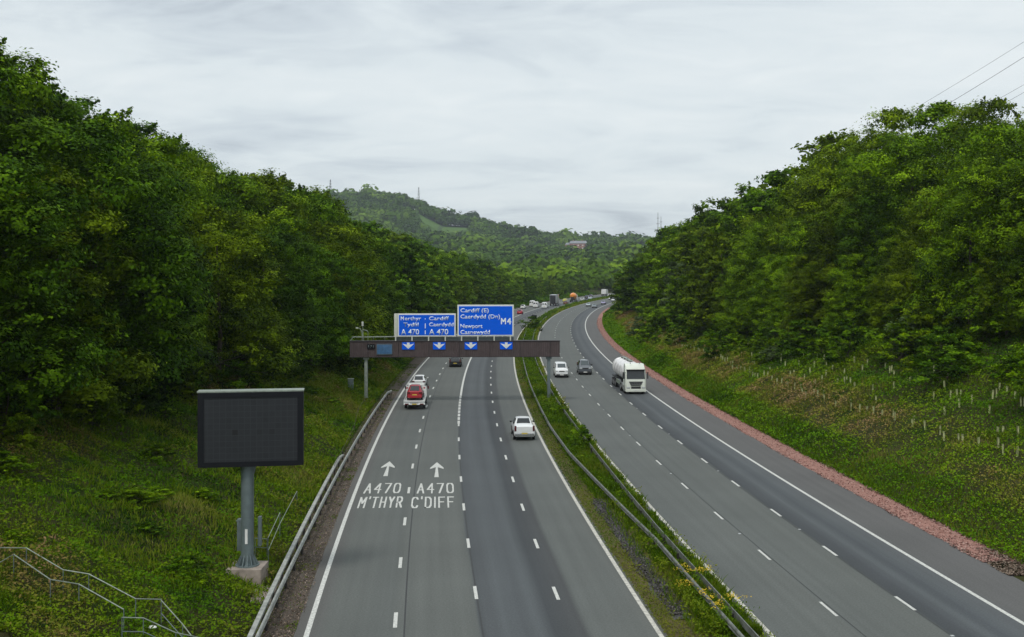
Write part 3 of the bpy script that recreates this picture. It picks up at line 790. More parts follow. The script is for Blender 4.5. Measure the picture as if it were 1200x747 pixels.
barrier('crash_barrier', lambda d: float(np.interp(d, [40, 60, 95, 131], [-20.75, -20.6, -20.45, -20.3])), 38, 131, 'steel crash barrier along the left verge below the message sign', z=.66, post=3.0, end1=True, side=1, mat=M['galvl'])
# second (open box) beam fixed beside the near stretch
rb = MB(); ds = np.arange(38, 86, 1.6); inv = P(-20.93, 38)
rb.rings([[P(-20.93 + a, d, .72 + c - .4 * max(0, 1 - (85.5 - d) / 4)) - inv for a, c in ((-.1, -.06), (.1, -.06), (.1, .06), (-.1, .06))] for d in ds])
root = empty('box_beam_barrier', 'upper box beam barrier running close behind the left crash barrier, near stretch only', 'crash barrier', inv)
rb.build('beam', M['galvl'], root)
pm = MB().box((0, 0, .34), (.1, .16, .68)).mesh('post', M['barrier_dark'], 0)
for k in range(16):
    c = link('post', pm, root); c.location = P(-20.98, 39.5 + 3 * k) - inv
barrier('crash_barrier', lambda d: float(np.interp(d, [40, 57, 66, 84, 98, 160, 500], [-1.75, -1.85, -2.3, -3.15, -3.35, -3.0, -2.9])), 38, 330, 'left hand steel crash barrier of the median, merging with its neighbour nearest the camera', z=.6, side=-1, post=3.2)
barrier('crash_barrier', lambda d: float(np.interp(d, [40, 60, 90, 500], [-1.3, -1.35, -1.15, -1.2])), 38, 330, 'right hand steel crash barrier of the median facing the oncoming traffic', z=.6, side=1, post=3.2)

# ------------------------------------------------------------------ gantry
def face_text(parent, txt, x, z, w, h, y=-.02, mat=None, bold=.012, name='lettering', th=.012):
    me = stroke_mesh(txt[1:], w, h, h * .17, h * .15, name, mat or M['letter'], .002) if txt[0] == '!' else text_mesh(txt, w, h, th, name, mat or M['letter'], bold); o = link(name, me, parent); o.location = (x, y, z); o.rotation_euler = (math.pi / 2, 0, 0); return o
GD = 121.0
gan = empty('motorway_gantry', 'brown clad overhead gantry spanning the left carriageway on two legs', 'gantry', (0, GD, 0), R(2.0))
gan.location = P(-6, GD) - Vector((0, 0, 0)); gx0 = gan.location.x
gx = lambda X: X - gx0
b = MB(); xa, xb = gx(-18.1), gx(5.35); zt, zb_ = 6.95, 5.25; rings = []
x = xa; k = 0; pr = []
while x < xb - .001:
    for dx, dy in ((0, 0), (.11, 0), (.13, .03), (.19, .03)):
        if x + dx < xb: pr.append((x + dx, dy))
    x += .21
pr.append((xb, 0))
front = [(px, -.55 + py, z) for z in (zb_, zt) for px, py in pr]
n = len(pr); vs = [b.bm.verts.new(v) for v in front]
for i in range(n - 1): b.bm.faces.new((vs[i], vs[i + 1], vs[n + i + 1], vs[n + i]))
b.box(((xa + xb) / 2, 0, (zt + zb_) / 2), (xb - xa, 1.0, zt - zb_ - .02))
b.build('beam_cladding', M['clad'], gan, 20)
b = MB(); b.box(((xa + xb) / 2, -.0, zt + .03), (xb - xa + .1, 1.22, .07)); b.box(((xa + xb) / 2, 0, zb_ - .03), (xb - xa + .1, 1.2, .06))
for xx in np.arange(xa + 2, xb, 3.4): b.box((xx, -.585, (zt + zb_) / 2), (.035, .01, zt - zb_))
b.build('beam_trim', M['claddark'], gan)
b = MB()
for yy in (.52,): b.tube([(xa + .1, yy, zt), (xa + .1, yy, zt + .48), (gx(-12.9), yy, zt + .5)], .03, 6)
b.tube([(xa + .02, -.5, zt), (xa + .1, -.5, zt + .22), (xa + .35, -.1, zt + .46), (gx(-13), .1, zt + .48)], .028, 6)
for xx in np.arange(xa + 1.2, gx(-13), 1.3): b.tube([(xx, .52, zt), (xx, .52, zt + .5)], .02, 5)
b.build('walkway_rail', M['galv'], gan)
for nm, X, zg in (('left', -16.35, .2), ('right', 4.15, 0)):
    b = MB(); b.box((gx(X), 0, (zb_ + zg) / 2 - .2), (.34, .5, zb_ - zg + .4), bevel=.03); b.box((gx(X), 0, zg + .06), (.8, .9, .12)); b.box((gx(X), 0, zb_ - .2), (.6, .7, .25))
    b.box((gx(X), 0, zg + .25), (.5, .06, .4)); b.box((gx(X), 0, zg + .25), (.06, .7, .4))
    b.build('leg', M['galv'] if nm == 'left' else M['postgrey'], gan)
b = MB()
for X in (464.3, 483.3, 502.6, 522, 541, 560, 579, 598):
    b.box((gx((X - 600) * GD / 1260), -.3, zt + .32), (.13, .14, .66))
b.build('sign_stand', M['palewhite'], gan)
b = MB(); b.box((gx(-6.4), .3, zt + .26), (13.2, .06, .36)); b.build('walkway_panel', M['postgrey'], gan)
def panel_arrow(X):
    b = MB(); b.box((gx(X), -.6, 6.47), (1.4, .06, .82)); f = b.build('lane_arrow_panel', M['blue'], gan)
    b = MB(); y = -.645
    b.slab([(gx(X) - .66, y, 6.72), (gx(X) - .2, y, 6.62), (gx(X), y, 6.45), (gx(X), y, 6.14)], .01)
    b.slab([(gx(X), y, 6.14), (gx(X), y, 6.45), (gx(X) + .2, y, 6.62), (gx(X) + .66, y, 6.72)], .01)
    b.box((gx(X), y - .006, 6.58), (.3, .02, .5)); b.build('arrow', M['white'], f)
for X in (-11.6, -8.16, -4.62, -.67): panel_arrow(X)
b = MB(); b.box((gx(-14.25), -.6, 6.1), (1.75, .07, 1.18), bevel=.02); f = b.build('message_panel', M['fadedblue'], gan)
b = MB()
for s in (-1, 1): b.box((gx(-14.25) + s * .84, -.64, 6.1), (.05, .03, 1.14)); b.box((gx(-14.25), -.64, 6.1 + s * .55), (1.63, .03, .05))
b.build('panel_frame', M['postgrey'], f)
b = MB(); b.box((gx(-15.75), -.6, 6.4), (.86, .06, .56)); f = b.build('number_plate', M['black'], gan)
face_text(f, '171', gx(-15.75) - .3, 6.25, .6, .3, -.635, M['postgrey'])
# weather mast and camera above the left end
b = MB(); mx = gx(-16.7)
b.tube([(mx, .1, zt), (mx - .15, .1, zt + 1.1), (mx - .35, .1, zt + 1.45), (mx - .6, .1, zt + 1.5)], .05, 6); b.tube([(mx + .05, .1, zt), (mx - .05, .1, zt + 1.6)], .045, 6)
b.tube([(mx + .55, .1, zt), (mx + .55, .1, zt + 1.05), (mx + .4, .1, zt + 1.2), (mx, .1, zt + 1.3)], .04, 6); b.build('mast', M['galv'], gan)
b = MB(); b.box((mx - .05, .05, zt + 1.95), (.2, .25, .5), bevel=.04); b.box((mx - .68, .05, zt + 1.5), (.25, .2, .12), bevel=.02); b.build('camera_head', M['palewhite'], gan)

def big_sign(label, X0, X1, z0, z1, texts, name='motorway_sign', edge=False):
    xc = gx0 + (0); root = empty(name, label, 'road sign', (0, 0, 0), R(2.0)); root.location = gan.matrix_basis @ Vector(((gx(X0) + gx(X1)) / 2, -.35, z0))
    w, h = X1 - X0, z1 - z0
    b = MB(); b.box((0, .06, h / 2), (w, .14, h), bevel=.03); b.build('frame', M['palewhite'], root)
    b = MB(); b.box((0, -.02, h / 2), (w - .14, .03, h - .14), bevel=.0); f = b.build('border', M['white'], root)
    b = MB(); b.box((0, -.035, h / 2), (w - .34, .03, h - .34), bevel=.0); b.build('sign_face', M['blue'], root)
    for (t, x, z, tw, th) in texts: face_text(root, t, -w / 2 + x * w, z * h, tw * w, th * h, -.055, M['letter'])
    if edge:
        b = MB(); b.box((-w / 2 - .2, .25, h / 2 - .02), (.36, .5, h - .02), bevel=.02); b.build('edge_board', M['palewhite'], root)
    b = MB()
    for s in (-.35, 0, .35): b.box((s * w, .17, h / 2 - .1), (.1, .1, h + .2))
    b.build('back_post', M['postgrey'], root)
    return root
s1 = big_sign('smaller blue direction sign for Merthyr Tydfil and Cardiff, mounted left on the gantry', -12.82, -6.3, 7.46, 10.08, [
    ('!M', .055, .71, .055, .165), ('erthyr', .125, .71, .28, .165), ('Tydfil', .10, .45, .26, .165), ('A 470', .06, .1, .31, .24), ('Cardiff', .54, .71, .34, .165), ('Caerdydd', .54, .45, .42, .165), ('A 470', .54, .1, .33, .24)], edge=True)
b = MB()
for z0, hh in ((.95, .55), (.3, .42), (1.95, .12)): b.box((-3.26 + .475 * 6.52, -.06, z0 + hh / 2), (.09, .02, hh))
b.build('lane_divider', M['letter'], s1)
big_sign('larger blue M4 direction sign for Cardiff east and Newport, on the right of the gantry', -6.14, .2, 7.5, 11.05, [
    ('Cardiff (E)', .055, .76, .50, .13), ('Caerdydd (Dn)', .055, .565, .70, .13), ('Newport', .055, .265, .39, .13), ('Casnewydd', .055, .075, .52, .13), ('!M', .77, .38, .09, .2), ('!4', .88, .38, .075, .2)])

# roadside cabinet and small rails by the gantry's left leg
def cabinet(x, y, w, dp, h, label):
    root = empty('roadside_cabinet', label, 'cabinet', (x, y, gz(x, y) - .05), R(4))
    b = MB(); b.box((0, 0, h / 2), (w, dp, h), bevel=.02); b.build('housing', M['postgrey'], root)
    b = MB(); b.box((0, 0, h + .03), (w + .1, dp + .1, .06), bevel=.01); b.build('roof', M['galv'], root)
    b = MB(); b.box((0, -dp / 2 - .012, h / 2), (w - .12, .02, h - .15)); b.build('door', M['postgrey'], root)
cabinet(-18.3, 122, .6, .5, 1.3, 'small grey metal cabinet standing left of the gantry leg')

# ------------------------------------------------------------------ variable message sign on its pole
def cell_mat():
    m, nt, b = new_mat('matrix_screen'); L = nt.links.new
    tc = N(nt, 'ShaderNodeTexCoord'); mp = N(nt, 'ShaderNodeVectorMath', operation='MULTIPLY'); mp.inputs[1].default_value = (3.6, 0, 3.6); L(tc.outputs['Object'], mp.inputs[0])
    fl = N(nt, 'ShaderNodeVectorMath', operation='FLOOR'); L(mp.outputs[0], fl.inputs[0]); wn = N(nt, 'ShaderNodeTexWhiteNoise'); L(fl.outputs[0], wn.inputs['Vector'])
    fr = N(nt, 'ShaderNodeVectorMath', operation='FRACTION'); L(mp.outputs[0], fr.inputs[0]); sp = N(nt, 'ShaderNodeSeparateXYZ'); L(fr.outputs[0], sp.inputs[0])
    mn = N(nt, 'ShaderNodeMath', operation='MINIMUM'); L(sp.outputs[0], mn.inputs[0]); L(sp.outputs[2], mn.inputs[1])
    gt = N(nt, 'ShaderNodeMath', operation='GREATER_THAN'); gt.inputs[1].default_value = .08; L(mn.outputs[0], gt.inputs[0])
    r = ramp(nt, [(0, (.004, .004, .005)), (.012, (.011, .013, .016)), (.06, (.013, .015, .019)), (1, (.016, .018, .022))]); L(wn.outputs['Value'], r.inputs['Fac'])
    mx = N(nt, 'ShaderNodeMix', data_type='RGBA'); L(gt.outputs[0], mx.inputs['Factor']); mx.inputs['A'].default_value = (.026, .029, .034, 1); L(r.outputs['Color'], mx.inputs['B'])
    L(mx.outputs['Result'], b.inputs['Base Color']); b.inputs['Roughness'].default_value = .45; return m
vx, vy = -12.55, 51.0; vz = gz(vx, vy)
vms = empty('message_sign', 'large blank black electronic message sign on a thick grey pole on the left bank', 'message sign', (vx, vy, 0), 0)
b = MB(); b.box((0, 0, .45), (1.65, 1.6, 1.05), bevel=.04); b.build('plinth', M['concrete'], vms)
b = MB(); b.cyl((0, 0, .97), (0, 0, 1.03), .56, n=28); b.cyl((0, 0, 1.02), (0, 0, 1.12), .33, .31, 24)
for k in range(14):
    a = k * 2 * math.pi / 14; c, s = math.cos(a), math.sin(a)
    b.slab([(c * .3, s * .3, 1.02), (c * .53, s * .53, 1.02), (c * .3, s * .3, 1.5)], .02)
b.cyl((0, 0, 1.0), (0, 0, 6.3), .3, .3, 28); b.build('pole', M['postgrey'], vms)
b = MB(); b.box((.02, -.302, 2.4), (.12, .02, .7)); b.build('identity_strip', M['plate_w'], vms)
b = MB(); b.box((-.45, .35, 2.35), (.2, .3, 1.5), bevel=.02); b.build('control_box', M['postgrey'], vms); b = MB(); b.box((.5, .4, 2.5), (.14, .3, 1.4), bevel=.02); b.tube([(-.6, .3, 3.0), (-.42, .2, 3.0)], .03); b.build('control_box', M['postgrey'], vms)
# head, turned towards the road
hd = bpy.data.objects.new('display_head', None)
rotm = Matrix.Rotation(R(9), 4, 'Z')
def hb(b): bmesh.ops.transform(b.bm, matrix=Matrix.Translation((.24, -.2, 0)) @ rotm, verts=b.bm.verts); return b
HZ0, HZ1 = 5.75, 9.25; hw = 2.42
b = MB(); b.box((0, .0, (HZ0 + HZ1) / 2), (2 * hw, .75, HZ1 - HZ0), bevel=.05); c = hb(b).build('display_housing', M['black'], vms)
b = MB(); b.box((0, 0, HZ1 + .03), (2 * hw + .06, .82, .07), bevel=.015); hb(b).build('housing_roof', M['galv'], c)
b = MB()
for s in (-1, 1):
    b.box((s * (hw - .14), -.41, (HZ0 + HZ1) / 2), (.26, .07, HZ1 - HZ0 - .05)); b.box((0, -.41, (HZ0 + HZ1) / 2 + s * ((HZ1 - HZ0) / 2 - .13)), (2 * hw - .54, .07, .24))
hb(b).build('bezel', M['black'], c)
b = MB(); b.box((0, -.385, (HZ0 + HZ1) / 2), (2 * hw - .5, .02, HZ1 - HZ0 - .46)); o = hb(b).build('screen', cell_mat(), vms, 0)
b = MB(); b.box((0, .45, 5.9), (1.2, .2, .6)); b.cyl((0, .1, 5.3), (0, .1, 5.8), .3, .42, 24); b.build('bracket', M['postgrey'], vms)
# handrails round the maintenance steps
def handrail(name, pts, label, h=1.0, r=.021, posts=None, mid=True, cat='handrail', m=None):
    base = Vector((pts[0][0], pts[0][1], 0)); root = empty(name, label, cat, base)
    top = [Vector((x, y, gz(x, y) + h)) - base for x, y in pts]
    MBt = MB(); MBt.tube(top, r, 6); MBt.build('top_rail', m or M['galv'], root)
    if mid:
        MBm = MB(); MBm.tube([p - Vector((0, 0, h * .5)) for p in top], r * .8, 6); MBm.build('mid_rail', M['postgrey'], root)
    for p in top:
        b = MB(); b.cyl(p - Vector((0, 0, h + .15)), p, r * .9, n=6); b.build('post', m or M['postgrey'], root)
def unproj(u, v, h):
    """ground point seen at (u, v) of the reference, h above the bank"""
    d = 20.0
    while d < 300:
        x = (u - 600) * d / 1260; z = 15 - (v - 316) * d / 1260
        if z <= gz(x, d) + h: break
        d += .02
    return (x, d)
A = [(-12, 642), (31, 642.5), (74, 668), (104, 673), (159, 702), (189, 703)]
B = [(-8, 664), (16, 650), (59, 679.5), (92.5, 685), (145, 714.5)]
handrail('handrail', [unproj(u, v, 1.0) for u, v in A], 'long stepped galvanised handrail descending the lower left bank, the upper of the pair', mid=False)
handrail('handrail', [unproj(u, v, 1.0) for u, v in B], 'stepped galvanised handrail nearest the bottom left corner, the lower of the pair', mid=False)
handrail('handrail', [unproj(u, v, 1.0) for u, v in ((189, 704), (214, 732), (224, 745))], 'short lower continuation of the upper stepped handrail on the left bank', mid=True)
handrail('handrail', [unproj(u, v, 1.0) for u, v in ((143, 724), (168, 724.5), (206, 742), (236, 748))], 'short lower continuation of the lower stepped handrail at the bottom edge', mid=True)
handrail('handrail', [unproj(u, v, .9) for u, v in ((314, 631), (328, 601))], 'left one of two short sloping handrails beside the message sign', .9, mid=False)
handrail('handrail', [unproj(u, v, .9) for u, v in ((314.5, 645), (328, 614), (348, 576))], 'right one of two sloping handrails between message sign and barrier', .9, mid=False)
handrail('handrail', [unproj(u, v, .9) for u, v in ((299, 631), (313, 632))], 'short level handrail just right of the message sign pole', .9, mid=True)
handrail('handrail', [unproj(u, v, .9) for u, v in ((428, 468), (420, 478), (415, 500), (405, 520), (392, 545))], 'rusty thin handrail running down from the gantry leg towards the message sign', .9, r=.018, mid=False, m=M['bark'])
slab = MB().box((-11.4, 49.2, .1), (1.0, 2.4, .14), R(5)).build('access_slab', M['concrete']); tag(slab, 'grey concrete access slab between message sign plinth and barrier', 'slab')
# litter: pale stone bag on the bank
b = MB(); bmesh.ops.create_icosphere(b.bm, subdivisions=2, radius=.13)
for v in b.bm.verts: v.co = Vector((v.co.x * 1.3, v.co.y, v.co.z * .5)) * (1 + .25 * mnoise.noise(v.co * 5))
o = b.build('litter_bag', M['plate_w']); q = unproj(178, 735.5, .25); o.location = (q[0], q[1], gz(*q) + .25); tag(o, 'small crumpled pale bag lying on the bank by the lower handrail', 'litter')
# small sign seen from behind in the median
p = P(-2.2, 280); root = empty('median_sign', 'small dark square sign on a post in the median beyond the gantry', 'road sign', p)
MB().cyl((0, 0, 0), (0, 0, 2.4), .05, n=8).build('post', M['postgrey'], root)
MB().box((0, -.05, 2.45), (1.35, .1, 1.35), bevel=.03).build('sign_panel', M['black'], root)
# far embankment fence on the left of the road beyond the gantry
# ------------------------------------------------------------------ vehicles
def wheel(root, x, y, r, w, dual=False):
    s = 1 if x > 0 else -1
    b = MB(); b.cyl((-w / 2, 0, 0), (w / 2, 0, 0), r, n=24)
    bmesh.ops.bevel(b.bm, geom=[e for e in b.bm.edges if len(e.link_faces) == 2 and e.calc_face_angle(0) > 1], offset=.025, segments=2, affect='EDGES')
    wh = b.build('wheel', M['rubber'], root); wh.location = (x - s * w / 2, y, r)
    b = MB(); b.cyl((s * (w / 2 + .004) - .004, 0, 0), (s * (w / 2 + .012), 0, 0), r * .62, r * .55, 20)
    for k in range(5):
        a = k * 2 * math.pi / 5; b.box((s * (w / 2 + .014), math.cos(a) * r * .32, math.sin(a) * r * .32), (.012, r * .1, r * .55), Matrix.Rotation(-a + 0, 4, 'X'))
    b.build('rim', M['alloy'], wh)
def ring(y, W, zl, zm, zr, wr, y2=None):
    """car cross-section; y2 shifts the roof part"""
    hw = W / 2
    pts = [(-hw * .86, y, zl), (-hw * .97, y, zl + .1), (-hw, y, zl + .32), (-hw * .985, y, zm - .1), (-hw * .93, y, zm), (-wr, y, zr - .05), (-wr * .86, y, zr), (-wr * .4, y, zr + .025)]
    return pts + [(-a, b_, c) for a, b_, c in pts[::-1]]
def car(name, label, cat, o, d, col, L=4.3, W=1.8, H=1.5, style='hatch', away=True, dark_lower=False, plate=True, group=None, lights=True):
    p = P(o, d); root = empty(name, label, cat, p, rz(d, o) + (0 if away else math.pi), group); f = L / 2; zl = .24; zm = .95 * H / 1.5
    body = paint('paint_%s' % name, col)
    if style in ('hatch', 'suv'):
        st = [(-f, zl + .1, .86, .88, .72), (-f + .12, zl, .93, 1.0, .74), (-f + .35, zl, 1, H * .78, .72), (-f + .75, zl, 1, H - .03, .66), (-.1, zl, 1, H, .68), (f * .28, zl, 1, H - .03, .66), (f * .58, zl, 1, zm + .06, .74), (f * .9, zl, .96, zm - .1, .7), (f, zl + .1, .84, zm - .25, .6)]
        zms = [.8, .92, zm, zm, zm, zm, zm, zm - .16, zm - .32]; ci, ri, rj, ti = 6, 5, 3, 1
    elif style == 'saloon':
        st = [(-f, zl + .1, .88, .84, .72), (-f + .15, zl, .95, .98, .74), (-f + .75, zl, 1, zm + .06, .72), (-f + 1.35, zl, 1, H - .04, .62), (0, zl, 1, H, .64), (f * .25, zl, 1, H - .03, .62), (f * .56, zl, 1, zm + .05, .74), (f * .9, zl, .96, zm - .1, .7), (f, zl + .1, .84, zm - .25, .6)]
        zms = [.8, .9, zm, zm, zm, zm, zm, zm - .16, zm - .32]; ci, ri, rj, ti = 6, 5, 3, 2
    elif style == 'van':
        st = [(-f, zl + .1, .97, H * .9, .8), (-f + .1, zl, 1, H - .03, .8), (-f + .6, zl, 1, H, .8), (0, zl, 1, H, .8), (f * .22, zl, 1, H, .78), (f * .38, zl, 1, H - .06, .74), (f * .72, zl, 1, zm + .12, .76), (f * .93, zl, .96, zm - .05, .7), (f, zl + .08, .86, zm - .25, .6)]
        zms = [zm] * 6 + [zm, zm - .15, zm - .32]; ci, ri, rj, ti = 6, 5, 1, 0
    elif style == 'pickup':
        zl = .35
        st = [(-f, zl + .1, .96, zm + .1, .86), (-f + .08, zl, .98, zm + .16, .86), (-f + 1.5, zl, .98, zm + .17, .86), (-f + 1.62, zl, 1, zm + .2, .8), (-f + 1.95, zl, 1, H - .03, .66), (.1, zl, 1, H, .68), (f * .3, zl, 1, H - .04, .66), (f * .56, zl, 1, zm + .1, .76), (f * .92, zl, .97, zm, .72), (f, zl + .1, .87, zm - .2, .62)]
        zms = [zm + .05, zm + .08, zm + .08, zm + .04, zm, zm, zm, zm, zm - .12, zm - .3]; ci, ri, rj, ti = 7, 6, 4, 3
    rg = [ring(y, W * k, z, mz, zr, W / 2 * wr) for (y, z, k, zr, wr), mz in zip(st, zms)]
    b = MB(); b.rings(rg); b.build('body', body, root, 40)
    # glass: ring indices 4 = belt, 5 = roof edge, 7/8 = roof centre
    lerp = lambda a, c, t: tuple(a[i] + (c[i] - a[i]) * t for i in range(3))
    def pan(a, c, d_, e, nm, th=.012, m=M['glass'], ins=.07, par=root):
        cen = [sum(v[i] for v in (a, c, d_, e)) / 4 for i in range(3)]
        if (Vector(c) - Vector(a)).cross(Vector(e) - Vector(a)).dot(Vector(cen) - Vector((0, 0, .7))) < 0: a, c, d_, e = e, d_, c, a
        q = [lerp(v, cen, ins * 1.6) for v in (a, c, d_, e)]
        bb = MB(); bb.slab(q, th); return bb.build(nm, m, par, 0)
    A_, B_ = rg[ci], rg[ri]
    pan(A_[6], A_[9], B_[9], B_[6], 'windscreen', .04, M['glassl' if not away else 'glass'], .03)
    C_, D_ = rg[rj], rg[ti]
    if style == 'van':
        for s in (0, 1):
            y = -f - .012; xx = W * .2 * (1 if s else -1); bb = MB(); bb.slab([(xx - .28, y, H * .62), (xx + .28, y, H * .62), (xx + .28, y, H * .86), (xx - .28, y, H * .86)], .012); bb.build('rear_window', M['glass'], root, 0)
    else:
        pan(D_[9], D_[6], C_[6], C_[9], 'rear_window', .04, M['glass'], .03)
    for side in (0, 1):
        ix4, ix5 = (4, 5) if side == 0 else (11, 10)
        idx = list(range(rj, ri + 1)) if style != 'van' else [4, 5]
        for q in range(len(idx) - 1):
            a, c = rg[idx[q]], rg[idx[q + 1]]
            cs = [a[ix4], c[ix4], c[ix5], a[ix5]]
            if side == 0: cs = cs[::-1]
            pan(*cs, 'side_window', .012, M['glass'], .05)
        a, c = rg[ri], rg[ci]; tri = [a[ix4], c[ix4], lerp(a[ix5], c[ix5], .4), a[ix5]]
        if side == 0: tri = tri[::-1]
        pan(*tri, 'side_window', .012, M['glass'], .09)
    r = .33 if style not in ('suv', 'pickup') else .38
    for s in (-1, 1):
        for yy in (-f * .62, f * .62):
            b = MB(); b.cyl((s * (W / 2 - .05), yy, r), (s * (W / 2 + .004), yy, r), r + .06, n=24); b.build('wheel_arch', M['plastic'], root)
            wheel(root, s * (W / 2 + .02), yy, r, .22)
        # mirrors
        b = MB(); b.box((s * (W / 2 + .1), f * .36, zm + .12), (.2, .1, .15), bevel=.03); b.build('mirror', M['plastic'] if dark_lower or style in ('van', 'pickup') else body, root)
        b = MB()
        if style == 'van' or style == 'pickup' or style == 'suv': b.box((s * (W / 2 - .13), -f - .0, zm - .02), (.17, .08, .46), bevel=.02)
        else: b.box((s * (W / 2 - .2), -f + .02, .82), (.34, .1, .17), bevel=.02)
        b.build('tail_light', M['red'], root)
        b = MB(); b.box((s * (W / 2 - .27), f - .06, zm - .28), (.38, .14, .17), bevel=.03); b.build('headlight', M['lampw'], root)
    b = MB(); b.box((0, -f - .01, zl + .2), (W * .9, .12, .24), bevel=.03); b.build('rear_bumper', M['chrome'] if style == 'pickup' else (M['plastic'] if dark_lower else body), root)
    b = MB(); b.box((0, f - .02, zl + .14), (W * .86, .14, .26), bevel=.03); b.build('front_bumper', M['plastic'], root)
    b = MB(); b.box((0, f - .0, zm - .3), (W * .42, .06, .13), bevel=.02); b.build('grille', M['plastic'], root)
    b = MB(); b.box((0, -f - .07, .62 if style != 'pickup' else .66), (.52, .02, .11)); b.build('number_plate', M['plate_y'], root)
    b = MB(); b.box((0, f + .06, .42), (.52, .02, .11)); b.build('number_plate', M['plate_w'], root)
    b = MB(); b.box((0, 0, zl - .02), (W * .84, L * .86, .12)); b.build('underbody', M['plastic'], root)
    return root
WH = (.78, .79, .79); BK = (.012, .013, .016)
car('car', 'dark hatchback just beyond the gantry in the second lane, seen from behind', 'car', -13.65, 167, BK, 4.3, 1.82, 1.6, 'suv')
car('car', 'white car directly ahead of the recovery truck in the left lane', 'car', -17.25, 138, WH, 4.2, 1.78, 1.46, 'hatch')
car('pickup_truck', 'white double cab pickup driving away in the lane beside the median', 'pickup truck', -6.05, 96.6, WH, 5.1, 1.86, 1.75, 'pickup')
car('van', 'small white van coming towards the camera beside the median, right of the gantry leg', 'van', 1.75, 151, WH, 4.5, 1.85, 1.9, 'van', away=False)
car('car', 'dark grey tall car coming towards the camera beside the small white van', 'car', 5.35, 155, (.09, .10, .115), 4.5, 1.85, 1.95, 'suv', away=False, dark_lower=True)

# recovery truck with the red car on its bed
def recovery(o, d):
    p = P(o, d); r0 = empty('recovery_truck', 'white flatbed recovery truck carrying the red car in the left lane under the gantry', 'truck', p, rz(d, o)); Wt = 2.25
    wp = paint('truck_white', (.72, .74, .72))
    b = MB(); rg = []
    for (y, zt2, w) in ((4.0, 2.2, .93), (4.15, 2.32, .98), (5.2, 2.3, .98), (5.6, 1.5, 1), (6.1, 1.25, .97), (6.2, 1.0, .9)):
        hw2 = Wt / 2 * .92 * w; rg.append([(-hw2, y, .45), (-hw2, y, 1.25 if zt2 > 1.3 else zt2 - .1), (-hw2 * .9, y, zt2), (hw2 * .9, y, zt2), (hw2, y, 1.25 if zt2 > 1.3 else zt2 - .1), (hw2, y, .45)])
    b.rings(rg); b.build('cab', wp, r0, 30)
    b = MB(); b.slab([(-.85, 5.62, 1.5), (-.8, 5.25, 2.2), (.8, 5.25, 2.2), (.85, 5.62, 1.5)][::-1], .02); b.build('windscreen', M['glass'], r0)
    b = MB(); b.slab([(-.7, 3.98, 1.5), (.7, 3.98, 1.5), (.65, 3.98, 2.1), (-.65, 3.98, 2.1)], .02); b.build('rear_window', M['glass'], r0)
    for s in (-1, 1):
        b = MB(); b.slab([(s * 1.04, 4.3, 1.35), (s * 1.04, 5.3, 1.35), (s * .97, 5.05, 2.1), (s * .97, 4.3, 2.1)], .015); b.build('side_window', M['glass'], r0)
        b = MB(); b.box((s * 1.27, 5.3, 1.75), (.16, .1, .34), bevel=.03); b.build('mirror', M['red'] if s > 0 else M['plastic'], r0)
        b = MB(); b.box((s * .8, -.72, .62), (.4, .06, .12)); b.build('tail_light', M['red'], r0)
        for yy in (.75, 4.9): wheel(r0, s * (Wt / 2 - .02), yy, .38, .26)
    b = MB(); b.box((0, 1.6, .88), (Wt, 4.5, .1), bevel=.01)
    b.slab([(-Wt / 2, -.7, .55), (Wt / 2, -.7, .55), (Wt / 2, -.62, .92), (-Wt / 2, -.62, .92)], .03)
    b.box((0, -.5, .9), (Wt, .5, .09))
    for s in (-1, 1): b.box((s * (Wt / 2 - .03), 1.6, .98), (.07, 4.4, .14))
    b.build('flatbed', wp, r0)
    b = MB(); b.box((0, 3.85, 1.5), (Wt, .1, 1.15)); b.build('headboard', wp, r0)
    b = MB(); b.box((0, 2.6, .6), (.9, 6.6, .3)); b.build('chassis', M['plastic'], r0)
    b = MB(); b.box((0, -.76, .62), (.5, .02, .11)); b.build('number_plate', M['plate_y'], r0)
recovery(-16.6, 115.5)
rc = car('car', 'red hatchback riding on the bed of the white recovery truck', 'car', -16.6, 117.3, (.36, .010, .022), 3.7, 1.68, 1.5, 'hatch')
rc.location.z = .93

